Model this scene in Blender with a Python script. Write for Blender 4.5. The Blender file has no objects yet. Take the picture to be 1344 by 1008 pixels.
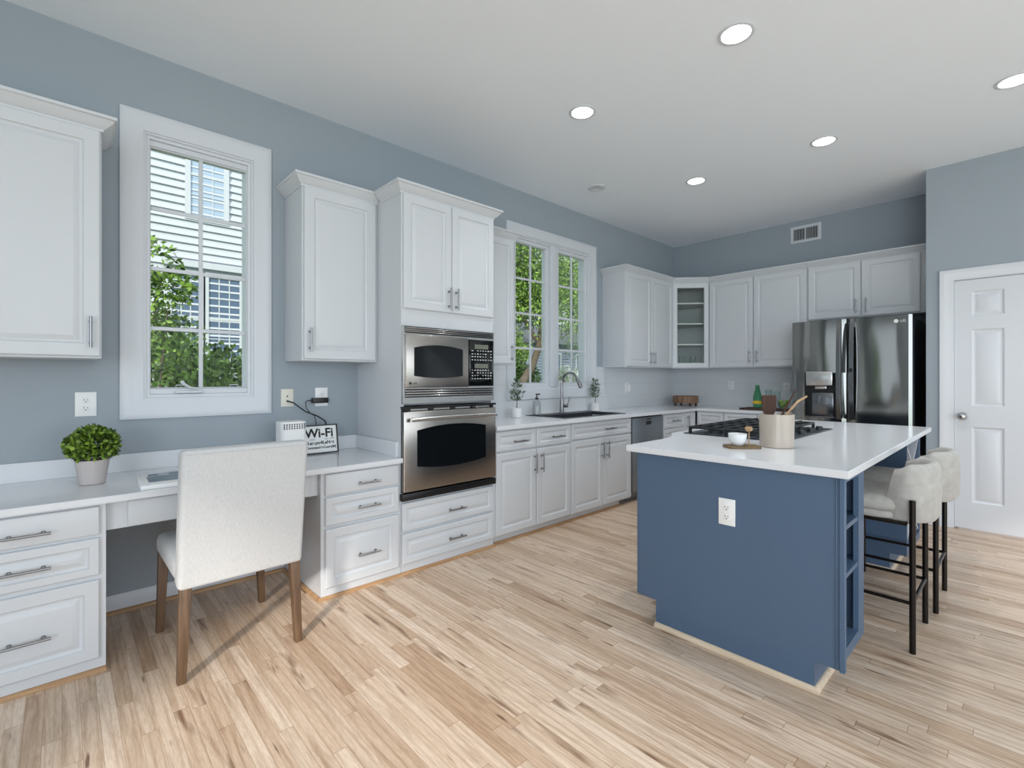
import bpy, bmesh, math, random
from mathutils import Vector, Matrix
sc = bpy.context.scene
C = sc.collection
PI = math.pi

# ------------------------------------------------------------------ camera, sky, sun, daylight, exposure
CAM_H = 1.28
cam_d = bpy.data.cameras.new('camera'); cam = bpy.data.objects.new('camera', cam_d); C.objects.link(cam)
cam_d.sensor_fit = 'HORIZONTAL'; cam_d.sensor_width = 36.0; cam_d.lens = 631.6 / 1344 * 36.0
cam_d.shift_y = -7.8 / 1344; cam_d.clip_start = 0.02; cam_d.clip_end = 300
cam.location = (0, 0, CAM_H); cam.rotation_euler = (PI / 2, 0, math.radians(46.92 - 90))
sc.camera = cam

w = bpy.data.worlds.new('sky'); sc.world = w; w.use_nodes = True
bg = w.node_tree.nodes['Background']; bg.inputs[0].default_value = (0.80, 0.90, 1.0, 1); bg.inputs[1].default_value = 1.15

def light(name, typ, loc, direction, energy, color=(1, 1, 1), **kw):
    d = bpy.data.lights.new(name, typ); d.energy = energy; d.color = color
    for k, v in kw.items(): setattr(d, k, v)
    o = bpy.data.objects.new(name, d); C.objects.link(o); o.location = loc
    o.rotation_euler = Vector(direction).to_track_quat('-Z', 'Y').to_euler()
    return o
SUN = Vector((0.74, 0.67, -0.43))
light('sun', 'SUN', (-8, -8, 9), SUN, 3.2, (1.0, 0.93, 0.84), angle=math.radians(4.5))
light('daylight_rear_window', 'AREA', (-3.05, -2.3, 1.5), (1, 0, 0.32), 140, (0.84, 0.925, 1.0), shape='RECTANGLE', size=3.2, size_y=2.4)
light('fill_patio_side', 'AREA', (1.6, -4.05, 1.5), (0, 1, 0.36), 92, (0.84, 0.925, 1.0), shape='RECTANGLE', size=5.6, size_y=2.4)  # fill lamp added at an assumed, unseen opening in the patio wall

vs = sc.view_settings
sc.display_settings.display_device = 'sRGB'
vs.view_transform = 'Standard'; vs.look = 'None'; vs.exposure = 0.15; vs.gamma = 1.0; vs.use_curve_mapping = False
cy = sc.cycles
cy.use_denoising = True; cy.max_bounces = 8; cy.diffuse_bounces = 5; cy.glossy_bounces = 4
cy.transmission_bounces = 6; cy.transparent_max_bounces = 12; cy.caustics_reflective = False; cy.caustics_refractive = False
cy.sample_clamp_indirect = 6.0

# ------------------------------------------------------------------ materials
def lin(c):
    return tuple(((v / 255) / 12.92 if v / 255 <= 0.04045 else ((v / 255 + 0.055) / 1.055) ** 2.4) for v in c) + (1,)
def N(m, t, **kw):
    n = m.node_tree.nodes.new(t)
    for k, v in kw.items(): setattr(n, k, v)
    return n
def L(m, a, b): m.node_tree.links.new(a, b)
def mat(name, rgb, rough=0.5, metal=0.0, var=0.0, scale=20.0, bump=0.0, stretch=(1, 1, 1), spec=0.5, detail=3.0, coat=0.0):
    """principled material, colour broken up a little by noise of the object itself"""
    m = bpy.data.materials.new(name); m.use_nodes = True
    p = m.node_tree.nodes['Principled BSDF']
    p.inputs['Roughness'].default_value = rough; p.inputs['Metallic'].default_value = metal
    p.inputs['Specular IOR Level'].default_value = spec; p.inputs['Coat Weight'].default_value = coat
    col = lin(rgb)
    p.inputs['Base Color'].default_value = col
    tc = N(m, 'ShaderNodeTexCoord'); mp = N(m, 'ShaderNodeMapping'); mp.inputs['Scale'].default_value = stretch
    L(m, tc.outputs['Object'], mp.inputs['Vector'])
    nz = N(m, 'ShaderNodeTexNoise'); nz.inputs['Scale'].default_value = scale; nz.inputs['Detail'].default_value = detail
    L(m, mp.outputs[0], nz.inputs['Vector'])
    mx = N(m, 'ShaderNodeMix', data_type='RGBA')
    v = max(var, 0.004)
    mx.inputs['A'].default_value = tuple(c * (1 - v) for c in col[:3]) + (1,)
    mx.inputs['B'].default_value = tuple(min(1, c * (1 + v)) for c in col[:3]) + (1,)
    L(m, nz.outputs['Fac'], mx.inputs['Factor']); L(m, mx.outputs['Result'], p.inputs['Base Color'])
    if bump:
        b = N(m, 'ShaderNodeBump'); b.inputs['Strength'].default_value = bump; b.inputs['Distance'].default_value = 0.01
        L(m, nz.outputs['Fac'], b.inputs['Height']); L(m, b.outputs[0], p.inputs['Normal'])
    return m
def glassy(name, tint=(255, 255, 255), refl=0.08, rough=0.0):
    m = bpy.data.materials.new(name); m.use_nodes = True
    nt = m.node_tree; nt.nodes.remove(nt.nodes['Principled BSDF'])
    out = nt.nodes['Material Output']
    t = N(m, 'ShaderNodeBsdfTransparent'); t.inputs[0].default_value = lin(tint)
    g = N(m, 'ShaderNodeBsdfGlossy'); g.inputs['Roughness'].default_value = rough; g.inputs[0].default_value = (1, 1, 1, 1)
    fr = N(m, 'ShaderNodeLayerWeight'); fr.inputs['Blend'].default_value = 0.25
    ml = N(m, 'ShaderNodeMath', operation='MULTIPLY'); ml.inputs[1].default_value = refl * 4
    L(m, fr.outputs['Fresnel'], ml.inputs[0])
    mx = N(m, 'ShaderNodeMixShader'); L(m, ml.outputs[0], mx.inputs[0]); L(m, t.outputs[0], mx.inputs[1]); L(m, g.outputs[0], mx.inputs[2])
    L(m, mx.outputs[0], out.inputs[0])
    return m
def emit(name, rgb, s):
    m = bpy.data.materials.new(name); m.use_nodes = True
    p = m.node_tree.nodes['Principled BSDF']; p.inputs['Emission Color'].default_value = lin(rgb); p.inputs['Emission Strength'].default_value = s
    p.inputs['Base Color'].default_value = lin(rgb)
    return m
def wood_floor():
    m = bpy.data.materials.new('hardwood_strip_floor'); m.use_nodes = True
    p = m.node_tree.nodes['Principled BSDF']; p.inputs['Roughness'].default_value = 0.33
    def math_(op, a, b=None):
        n = N(m, 'ShaderNodeMath', operation=op)
        for i, v in enumerate((a, b)):
            if v is None: continue
            if isinstance(v, (int, float)): n.inputs[i].default_value = v
            else: L(m, v, n.inputs[i])
        return n.outputs[0]
    tc = N(m, 'ShaderNodeTexCoord'); sx = N(m, 'ShaderNodeSeparateXYZ'); L(m, tc.outputs['Object'], sx.inputs[0])
    W_, LEN = 0.0518, 0.74
    u = math_('DIVIDE', sx.outputs[0], W_); row = math_('FLOOR', u)
    wn = N(m, 'ShaderNodeTexWhiteNoise', noise_dimensions='1D'); L(m, row, wn.inputs['W'])
    v = math_('ADD', math_('DIVIDE', sx.outputs[1], LEN), math_('MULTIPLY', wn.outputs['Value'], 17.3)); brd = math_('FLOOR', v)
    cid = N(m, 'ShaderNodeCombineXYZ'); L(m, row, cid.inputs[0]); L(m, brd, cid.inputs[1])
    wb = N(m, 'ShaderNodeTexWhiteNoise', noise_dimensions='3D'); L(m, cid.outputs[0], wb.inputs['Vector'])
    # board tone
    cr = N(m, 'ShaderNodeValToRGB'); e = cr.color_ramp.elements
    e[0].position = 0.0; e[0].color = lin((190, 162, 136)); e[1].position = 1.0; e[1].color = lin((230, 212, 194))
    for pos, c in ((0.10, (204, 179, 155)), (0.4, (216, 194, 172)), (0.75, (224, 204, 184))):
        k = cr.color_ramp.elements.new(pos); k.color = lin(c)
    L(m, wb.outputs['Value'], cr.inputs[0])
    # grain: long streaks shifted on every board
    off = N(m, 'ShaderNodeVectorMath', operation='SCALE'); off.inputs['Scale'].default_value = 31.0; L(m, wb.outputs['Color'], off.inputs[0])
    sc3 = N(m, 'ShaderNodeVectorMath', operation='MULTIPLY'); sc3.inputs[1].default_value = (17, 1.3, 1); L(m, tc.outputs['Object'], sc3.inputs[0])
    ad = N(m, 'ShaderNodeVectorMath', operation='ADD'); L(m, sc3.outputs[0], ad.inputs[0]); L(m, off.outputs[0], ad.inputs[1])
    n1 = N(m, 'ShaderNodeTexNoise'); n1.inputs['Scale'].default_value = 1.6; n1.inputs['Detail'].default_value = 5; n1.inputs['Roughness'].default_value = 0.62; n1.inputs['Distortion'].default_value = 1.2
    L(m, ad.outputs[0], n1.inputs['Vector'])
    wv = N(m, 'ShaderNodeTexWave', wave_type='BANDS', bands_direction='X'); wv.inputs['Scale'].default_value = 0.55; wv.inputs['Distortion'].default_value = 7.0; wv.inputs['Detail'].default_value = 2.0; wv.inputs['Detail Scale'].default_value = 0.8
    L(m, ad.outputs[0], wv.inputs['Vector'])
    r1 = N(m, 'ShaderNodeValToRGB'); r1.color_ramp.elements[0].position = 0.26; r1.color_ramp.elements[0].color = (0.60, 0.50, 0.42, 1)
    r1.color_ramp.elements[1].position = 0.56; r1.color_ramp.elements[1].color = (1.02, 1.0, 0.99, 1); L(m, n1.outputs['Fac'], r1.inputs[0])
    m1 = N(m, 'ShaderNodeMix', data_type='RGBA', blend_type='MULTIPLY'); m1.inputs['Factor'].default_value = 0.8
    L(m, cr.outputs[0], m1.inputs['A']); L(m, r1.outputs[0], m1.inputs['B'])
    r2 = N(m, 'ShaderNodeValToRGB'); r2.color_ramp.elements[0].position = 0.0; r2.color_ramp.elements[0].color = (0.80, 0.73, 0.66, 1)
    r2.color_ramp.elements[1].position = 0.35; r2.color_ramp.elements[1].color = (1, 1, 1, 1); L(m, wv.outputs['Fac'], r2.inputs[0])
    m2 = N(m, 'ShaderNodeMix', data_type='RGBA', blend_type='MULTIPLY'); m2.inputs['Factor'].default_value = 0.6
    L(m, m1.outputs['Result'], m2.inputs['A']); L(m, r2.outputs[0], m2.inputs['B'])
    # dark mineral streaks and knots
    sc4 = N(m, 'ShaderNodeVectorMath', operation='MULTIPLY'); sc4.inputs[1].default_value = (20, 2.6, 1); L(m, tc.outputs['Object'], sc4.inputs[0])
    ad4 = N(m, 'ShaderNodeVectorMath', operation='ADD'); L(m, sc4.outputs[0], ad4.inputs[0]); L(m, off.outputs[0], ad4.inputs[1])
    n4 = N(m, 'ShaderNodeTexNoise'); n4.inputs['Scale'].default_value = 0.8; n4.inputs['Detail'].default_value = 3; L(m, ad4.outputs[0], n4.inputs['Vector'])
    r4 = N(m, 'ShaderNodeValToRGB'); r4.color_ramp.elements[0].position = 0.62; r4.color_ramp.elements[0].color = (1, 1, 1, 1)
    r4.color_ramp.elements[1].position = 0.73; r4.color_ramp.elements[1].color = (0.34, 0.24, 0.17, 1); L(m, n4.outputs['Fac'], r4.inputs[0])
    m4 = N(m, 'ShaderNodeMix', data_type='RGBA', blend_type='MULTIPLY'); m4.inputs['Factor'].default_value = 0.85
    L(m, m2.outputs['Result'], m4.inputs['A']); L(m, r4.outputs[0], m4.inputs['B'])
    # short dark mineral marks and fine pores
    sc6 = N(m, 'ShaderNodeVectorMath', operation='MULTIPLY'); sc6.inputs[1].default_value = (70, 7, 1); L(m, tc.outputs['Object'], sc6.inputs[0])
    ad6 = N(m, 'ShaderNodeVectorMath', operation='ADD'); L(m, sc6.outputs[0], ad6.inputs[0]); L(m, off.outputs[0], ad6.inputs[1])
    n6 = N(m, 'ShaderNodeTexNoise'); n6.inputs['Scale'].default_value = 0.55; n6.inputs['Detail'].default_value = 2; L(m, ad6.outputs[0], n6.inputs['Vector'])
    r6 = N(m, 'ShaderNodeValToRGB'); r6.color_ramp.elements[0].position = 0.70; r6.color_ramp.elements[0].color = (1, 1, 1, 1)
    r6.color_ramp.elements[1].position = 0.78; r6.color_ramp.elements[1].color = (0.25, 0.17, 0.12, 1); L(m, n6.outputs['Fac'], r6.inputs[0])
    m6 = N(m, 'ShaderNodeMix', data_type='RGBA', blend_type='MULTIPLY'); m6.inputs['Factor'].default_value = 0.9
    L(m, m4.outputs['Result'], m6.inputs['A']); L(m, r6.outputs[0], m6.inputs['B'])
    n7 = N(m, 'ShaderNodeTexNoise'); n7.inputs['Scale'].default_value = 3.2; n7.inputs['Detail'].default_value = 4; L(m, ad6.outputs[0], n7.inputs['Vector'])
    r7 = N(m, 'ShaderNodeValToRGB'); r7.color_ramp.elements[0].position = 0.3; r7.color_ramp.elements[0].color = (0.86, 0.83, 0.80, 1)
    r7.color_ramp.elements[1].position = 0.65; r7.color_ramp.elements[1].color = (1.04, 1.04, 1.04, 1); L(m, n7.outputs['Fac'], r7.inputs[0])
    m7 = N(m, 'ShaderNodeMix', data_type='RGBA', blend_type='MULTIPLY'); m7.inputs['Factor'].default_value = 0.9
    L(m, m6.outputs['Result'], m7.inputs['A']); L(m, r7.outputs[0], m7.inputs['B'])
    m4 = m7
    # joints
    fu = math_('ABSOLUTE', math_('SUBTRACT', math_('FRACT', u), 0.5)); fv = math_('ABSOLUTE', math_('SUBTRACT', math_('FRACT', v), 0.5))
    gap = math_('MAXIMUM', math_('GREATER_THAN', fu, 0.487), math_('GREATER_THAN', fv, 0.4985))
    m5 = N(m, 'ShaderNodeMix', data_type='RGBA', blend_type='MULTIPLY'); m5.inputs['B'].default_value = (0.62, 0.53, 0.46, 1)
    L(m, gap, m5.inputs['Factor']); L(m, m4.outputs['Result'], m5.inputs['A'])
    L(m, m5.outputs['Result'], p.inputs['Base Color'])
    b = N(m, 'ShaderNodeBump'); b.inputs['Strength'].default_value = 0.12; b.inputs['Distance'].default_value = 0.004
    L(m, math_('SUBTRACT', n1.outputs['Fac'], gap), b.inputs['Height']); L(m, b.outputs[0], p.inputs['Normal'])
    return m
def wood(name, a, b_, axis=2, scale=14.0, rough=0.5):
    m = bpy.data.materials.new(name); m.use_nodes = True
    p = m.node_tree.nodes['Principled BSDF']; p.inputs['Roughness'].default_value = rough
    tc = N(m, 'ShaderNodeTexCoord'); mp = N(m, 'ShaderNodeMapping')
    s = [4.0, 4.0, 4.0]; s[axis] = 0.35; mp.inputs['Scale'].default_value = s; L(m, tc.outputs['Object'], mp.inputs['Vector'])
    n1 = N(m, 'ShaderNodeTexNoise'); n1.inputs['Scale'].default_value = scale; n1.inputs['Detail'].default_value = 5; n1.inputs['Distortion'].default_value = 0.8
    L(m, mp.outputs[0], n1.inputs['Vector'])
    r = N(m, 'ShaderNodeValToRGB'); r.color_ramp.elements[0].position = 0.3; r.color_ramp.elements[0].color = lin(a); r.color_ramp.elements[1].position = 0.7; r.color_ramp.elements[1].color = lin(b_)
    L(m, n1.outputs['Fac'], r.inputs[0]); L(m, r.outputs[0], p.inputs['Base Color'])
    return m
def fabric(name, a, b_, stretch=(300, 300, 40), bump=0.25, rough=0.9):
    m = bpy.data.materials.new(name); m.use_nodes = True
    p = m.node_tree.nodes['Principled BSDF']; p.inputs['Roughness'].default_value = rough; p.inputs['Sheen Weight'].default_value = 0.15
    tc = N(m, 'ShaderNodeTexCoord'); mp = N(m, 'ShaderNodeMapping'); mp.inputs['Scale'].default_value = stretch; L(m, tc.outputs['Object'], mp.inputs['Vector'])
    n1 = N(m, 'ShaderNodeTexNoise'); n1.inputs['Scale'].default_value = 1.0; n1.inputs['Detail'].default_value = 4; L(m, mp.outputs[0], n1.inputs['Vector'])
    r = N(m, 'ShaderNodeValToRGB'); r.color_ramp.elements[0].position = 0.3; r.color_ramp.elements[0].color = lin(a); r.color_ramp.elements[1].position = 0.7; r.color_ramp.elements[1].color = lin(b_)
    L(m, n1.outputs['Fac'], r.inputs[0]); L(m, r.outputs[0], p.inputs['Base Color'])
    b = N(m, 'ShaderNodeBump'); b.inputs['Strength'].default_value = bump; b.inputs['Distance'].default_value = 0.002
    L(m, n1.outputs['Fac'], b.inputs['Height']); L(m, b.outputs[0], p.inputs['Normal'])
    return m
def leafmat(name, a, b_, rough=0.5):
    """leaves: every loose leaf of the mesh gets its own tone"""
    m = bpy.data.materials.new(name); m.use_nodes = True
    p = m.node_tree.nodes['Principled BSDF']; p.inputs['Roughness'].default_value = rough
    g = N(m, 'ShaderNodeNewGeometry'); r = N(m, 'ShaderNodeValToRGB')
    r.color_ramp.elements[0].color = lin(a); r.color_ramp.elements[1].color = lin(b_)
    L(m, g.outputs['Random Per Island'], r.inputs[0]); L(m, r.outputs[0], p.inputs['Base Color'])
    return m
def banded(name, a, b_, axis, count, width, rough=0.6, metal=0.0):
    """thin lines of b_ across a, repeated along one axis of the object"""
    m = bpy.data.materials.new(name); m.use_nodes = True
    p = m.node_tree.nodes['Principled BSDF']; p.inputs['Roughness'].default_value = rough; p.inputs['Metallic'].default_value = metal
    tc = N(m, 'ShaderNodeTexCoord'); s = N(m, 'ShaderNodeSeparateXYZ'); L(m, tc.outputs['Object'], s.inputs[0])
    a1 = N(m, 'ShaderNodeMath', operation='MULTIPLY'); a1.inputs[1].default_value = count; L(m, s.outputs[axis], a1.inputs[0])
    a2 = N(m, 'ShaderNodeMath', operation='FRACT'); L(m, a1.outputs[0], a2.inputs[0])
    a3 = N(m, 'ShaderNodeMath', operation='LESS_THAN'); a3.inputs[1].default_value = width; L(m, a2.outputs[0], a3.inputs[0])
    mx = N(m, 'ShaderNodeMix', data_type='RGBA'); mx.inputs['A'].default_value = lin(a); mx.inputs['B'].default_value = lin(b_)
    L(m, a3.outputs[0], mx.inputs['Factor']); L(m, mx.outputs['Result'], p.inputs['Base Color'])
    return m
def steel(name, rgb, rough, wave=0.0, wscale=6.0, stretch=(60, 60, 0.6)):
    m = mat(name, rgb, rough, 1.0, 0.06, 4.0, 0.0, stretch)
    if wave:
        p = m.node_tree.nodes['Principled BSDF']
        tc = N(m, 'ShaderNodeTexCoord'); mp = N(m, 'ShaderNodeMapping'); mp.inputs['Scale'].default_value = (1, 1, 0.22); L(m, tc.outputs['Object'], mp.inputs['Vector'])
        nz = N(m, 'ShaderNodeTexNoise'); nz.inputs['Scale'].default_value = wscale; nz.inputs['Detail'].default_value = 1.0; L(m, mp.outputs[0], nz.inputs['Vector'])
        b = N(m, 'ShaderNodeBump'); b.inputs['Strength'].default_value = wave; b.inputs['Distance'].default_value = 0.02
        L(m, nz.outputs['Fac'], b.inputs['Height']); L(m, b.outputs[0], p.inputs['Normal'])
    return m

M = {
 'floor': wood_floor(),
 'wall': mat('blue_grey_wall_paint', (157, 166, 174), 0.75, 0, 0.015, 8),
 'ceil': mat('flat_white_ceiling_paint', (242, 248, 255), 0.8, 0, 0.01, 5),
 'white': mat('white_cabinet_paint', (209, 212, 216), 0.38, 0, 0.008, 6),
 'trim': mat('white_trim_paint', (214, 217, 222), 0.35, 0, 0.008, 6),
 'quartz': mat('white_quartz', (222, 224, 228), 0.16, 0, 0.015, 3, 0, (1, 1, 1), 0.5, 6),
 'tile': banded('white_tile_with_fine_joints', (214, 217, 220), (196, 199, 203), 2, 6.6, 0.02, 0.25),
 'shoe': wood('oak_shoe_moulding', (158, 120, 84), (192, 154, 114), 0),
 'shoe_pale': wood('pale_shoe_moulding', (206, 184, 158), (226, 207, 184), 1),
 'nickel': steel('brushed_nickel', (150, 150, 152), 0.28),
 'chrome': steel('satin_chrome', (190, 190, 192), 0.16),
 'steel': steel('brushed_stainless_steel', (168, 162, 156), 0.24, 0.12, 5.0),
 'steel_lt': steel('bright_stainless_trim', (205, 204, 202), 0.25),
 'steel_dw': mat('grey_dishwasher_steel', (140, 146, 154), 0.35, 0.75, 0.05, 4, 0, (60, 60, 0.6)),
 'fridge': steel('black_stainless_steel', (146, 146, 143), 0.11, 0.30, 4.5),
 'fridge_side': mat('black_fridge_cabinet', (22, 23, 26), 0.3, 0, 0.05),
 'fridge_hdl': steel('grey_steel_handle', (128, 130, 134), 0.22),
 'black': mat('black_plastic', (16, 16, 18), 0.35, 0, 0.05),
 'blackglass': mat('black_glass', (12, 14, 16), 0.06, 0, 0.02),
 'ovenglass': mat('dark_oven_glass', (38, 57, 64), 0.05, 0, 0.02),
 'microglass': mat('grey_microwave_glass', (62, 62, 60), 0.14, 0, 0.03),
 'display': mat('grey_lcd', (112, 116, 104), 0.3),
 'key': mat('white_printing', (222, 222, 220), 0.6),
 'blue': mat('navy_blue_cabinet_paint', (78, 100, 126), 0.42, 0, 0.02, 5),
 'iron': mat('black_cast_iron', (26, 29, 33), 0.45, 0, 0.15, 60),
 'enamel': mat('dark_grey_cooktop', (52, 58, 64), 0.22, 0.3, 0.05),
 'linen': fabric('off_white_linen', (192, 193, 194), (208, 209, 210), (420, 420, 20), 0.15),
 'velvet': fabric('greige_velvet', (166, 163, 158), (182, 179, 174), (30, 30, 30), 0.06, 0.75),
 'walnut': wood('brown_chair_leg_wood', (80, 60, 44), (114, 88, 65)),
 'bronze': mat('dark_bronze_metal', (38, 33, 30), 0.32, 0.7, 0.05),
 'cement': mat('pale_cement', (196, 188, 186), 0.85, 0, 0.05, 30, 0.1),
 'ceramic': mat('white_glazed_ceramic', (228, 228, 228), 0.2, 0, 0.02),
 'crock': mat('greige_stoneware', (182, 170, 158), 0.25, 0, 0.09, 60, 0.0, (1, 1, 0.15)),
 'dwood': wood('dark_spatula_wood', (52, 34, 28), (82, 55, 44), 2, 14.0, 0.85),
 'lwood': wood('light_spoon_wood', (150, 116, 82), (188, 156, 118)),
 'olivewood': wood('olive_brown_board', (88, 68, 42), (128, 102, 66), 0),
 'traywood': banded('slatted_brown_tray_wood', (140, 108, 82), (118, 89, 66), 0, 38, 0.3),
 'plate': mat('white_wall_plate', (238, 238, 238), 0.35),
 'ivory': mat('ivory_wall_plate', (226, 222, 208), 0.4),
 'slot': mat('dark_slots', (40, 40, 44), 0.6),
 'glass': glassy('window_glass', (250, 253, 252), 0.05),
 'tumbler': glassy('clear_drinking_glass', (246, 250, 249), 0.12),
 'greenglass': glassy('green_bottle_glass', (206, 236, 220), 0.12),
 'cabglass': glassy('clear_cabinet_glass', (250, 252, 249), 0.05),
 'label': mat('yellow_paper_label', (226, 190, 40), 0.6),
 'lime': mat('lime_peel', (168, 190, 70), 0.45, 0, 0.1, 40),
 'paper': mat('white_paper', (240, 240, 240), 0.6),
 'ink': mat('black_ink', (18, 18, 20), 0.6),
 'seapic': mat('grey_blue_picture', (128, 142, 156), 0.5, 0, 0.75, 9, 0, (1, 4, 1), 0.5, 4),
 'soap': glassy('clear_soap_bottle', (234, 238, 238), 0.14),
 'lamp': emit('lit_lamp_lens', (255, 252, 244), 6.0),
 'boxleaf': leafmat('boxwood_leaves', (18, 40, 12), (146, 180, 66)),
 'oliveleaf': leafmat('olive_sprig_leaves', (44, 66, 52), (126, 146, 118)),
 'shrubleaf': leafmat('shrub_leaves', (38, 66, 22), (150, 186, 74)),
 'treeleaf': leafmat('tree_leaves', (20, 44, 16), (156, 194, 84)),
 'plumleaf': leafmat('dusky_tree_leaves', (70, 66, 58), (150, 166, 104)),
 'blossom': leafmat('white_blossom', (140, 160, 130), (246, 248, 246)),
 'bark': mat('brown_bark', (96, 84, 70), 0.9, 0, 0.3, 18, 0.5, (1, 1, 0.2)),
 'siding': mat('white_lap_siding', (206, 209, 214), 0.6, 0, 0.01),
 'siding_grey': mat('grey_blue_siding', (138, 148, 165), 0.6, 0, 0.02),
 'nightglass': mat('dark_house_glass', (92, 112, 138), 0.08, 0, 0.1, 2),
 'blind': banded('blue_grey_blinds', (176, 194, 214), (160, 179, 202), 2, 16, 0.25, 0.5),
 'lawn': mat('green_lawn', (74, 118, 48), 0.9, 0, 0.35, 3),
 'roofing': mat('grey_shingles', (98, 100, 106), 0.9, 0, 0.2, 12),
 'copper': mat('copper_wire', (190, 140, 112), 0.3, 0.9),
 'sinkmat': mat('charcoal_granite_sink', (48, 52, 58), 0.4, 0, 0.2, 90),
}

# ------------------------------------------------------------------ mesh builder
class Fr:
    """a wall frame: u along the wall, v up, n out of the wall"""
    def __init__(s, o, u, n): s.o, s.u, s.n = Vector(o), Vector(u).normalized(), Vector(n).normalized()
    def p(s, u, v, n): return s.o + s.u * u + s.n * n + Vector((0, 0, v))
FL = Fr((0, 0, 0), (1, 0, 0), (0, -1, 0))       # long window wall:  u = x, n = -y
FB = Fr((0, 0, 0), (0, -1, 0), (-1, 0, 0))      # wall with the fridge: u = -y, n = -x

class B:
    def __init__(s): s.bm = bmesh.new()
    def faces(s, pts, fs):
        v = [s.bm.verts.new(p) for p in pts]
        for f in fs:
            try: s.bm.faces.new([v[i] for i in f])
            except ValueError: pass
        return v
    def hexa(s, p, bev=0.0, seg=2):
        v = s.faces(p, [(0, 3, 2, 1), (4, 5, 6, 7), (0, 1, 5, 4), (1, 2, 6, 5), (2, 3, 7, 6), (3, 0, 4, 7)])
        if bev:
            es = list({e for x in v for e in x.link_edges})
            bmesh.ops.bevel(s.bm, geom=es, offset=bev, segments=seg, affect='EDGES', profile=0.5)
        return s
    def box(s, x0, y0, z0, x1, y1, z1, bev=0.0, seg=2):
        return s.hexa([(x0, y0, z0), (x1, y0, z0), (x1, y1, z0), (x0, y1, z0), (x0, y0, z1), (x1, y0, z1), (x1, y1, z1), (x0, y1, z1)], bev, seg)
    def fbox(s, F, u0, u1, v0, v1, n0, n1, bev=0.0, seg=2):
        return s.hexa([F.p(u0, v0, n0), F.p(u1, v0, n0), F.p(u1, v0, n1), F.p(u0, v0, n1), F.p(u0, v1, n0), F.p(u1, v1, n0), F.p(u1, v1, n1), F.p(u0, v1, n1)], bev, seg)
    def prism(s, pts, d):
        """closed polygon of 3-D points pushed along vector d"""
        n = len(pts); d = Vector(d)
        a = [s.bm.verts.new(p) for p in pts]; b = [s.bm.verts.new(Vector(p) + d) for p in pts]
        s.bm.faces.new(a); s.bm.faces.new(b[::-1])
        for i in range(n): s.bm.faces.new([a[i], b[i], b[(i + 1) % n], a[(i + 1) % n]])
        return s
    def cyl(s, p0, p1, r, r2=None, seg=16, caps=True):
        p0, p1 = Vector(p0), Vector(p1); r2 = r if r2 is None else r2
        d = (p1 - p0).normalized(); a = d.orthogonal().normalized(); b = d.cross(a)
        A = [s.bm.verts.new(p0 + (a * math.cos(t) + b * math.sin(t)) * r) for t in [2 * PI * i / seg for i in range(seg)]]
        Bv = [s.bm.verts.new(p1 + (a * math.cos(t) + b * math.sin(t)) * r2) for t in [2 * PI * i / seg for i in range(seg)]]
        for i in range(seg): s.bm.faces.new([A[i], A[(i + 1) % seg], Bv[(i + 1) % seg], Bv[i]])
        if caps: s.bm.faces.new(A[::-1]); s.bm.faces.new(Bv)
        return s
    def tube(s, pts, r, seg=10, radii=None):
        pts = [Vector(p) for p in pts]; rings = []; nrm = None
        for i, p in enumerate(pts):
            t = ((pts[i + 1] if i + 1 < len(pts) else p) - (pts[i - 1] if i else p)).normalized()
            if nrm is None: nrm = t.orthogonal().normalized()
            else: nrm = (nrm - t * nrm.dot(t)).normalized()
            b = t.cross(nrm); rr = radii[i] if radii else r
            rings.append([s.bm.verts.new(p + (nrm * math.cos(a) + b * math.sin(a)) * rr) for a in [2 * PI * k / seg for k in range(seg)]])
        for A, Bv in zip(rings, rings[1:]):
            for i in range(seg): s.bm.faces.new([A[i], A[(i + 1) % seg], Bv[(i + 1) % seg], Bv[i]])
        s.bm.faces.new(rings[0][::-1]); s.bm.faces.new(rings[-1])
        return s
    def lathe(s, c, prof, seg=32):
        c = Vector(c); rings = []
        for r, z in prof:
            if r < 1e-6: rings.append([s.bm.verts.new(c + Vector((0, 0, z)))])
            else: rings.append([s.bm.verts.new(c + Vector((r * math.cos(2 * PI * k / seg), r * math.sin(2 * PI * k / seg), z))) for k in range(seg)])
        for A, Bv in zip(rings, rings[1:]):
            for i in range(seg):
                j = (i + 1) % seg
                if len(A) == 1 and len(Bv) == 1: continue
                if len(A) == 1: s.bm.faces.new([A[0], Bv[j], Bv[i]])
                elif len(Bv) == 1: s.bm.faces.new([A[i], A[j], Bv[0]])
                else: s.bm.faces.new([A[i], A[j], Bv[j], Bv[i]])
        if len(rings[0]) > 1: s.bm.faces.new(rings[0][::-1])
        if len(rings[-1]) > 1: s.bm.faces.new(rings[-1])
        return s
    def loops(s, F, u0, u1, v0, v1, prof, fill=True, back=True):
        """nested rectangles (inset, n) - raised panels, frames, casings"""
        R = []
        for i, n in prof:
            R.append([s.bm.verts.new(F.p(a, b, n)) for a, b in ((u0 + i, v0 + i), (u1 - i, v0 + i), (u1 - i, v1 - i), (u0 + i, v1 - i))])
        for A, Bv in zip(R, R[1:]):
            for k in range(4): s.bm.faces.new([A[k], A[(k + 1) % 4], Bv[(k + 1) % 4], Bv[k]])
        if fill: s.bm.faces.new(R[-1])
        if back and fill: s.bm.faces.new(R[0][::-1])
        if not fill:
            for k in range(4): s.bm.faces.new([R[-1][k], R[-1][(k + 1) % 4], R[0][(k + 1) % 4], R[0][k]])
        return s
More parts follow.
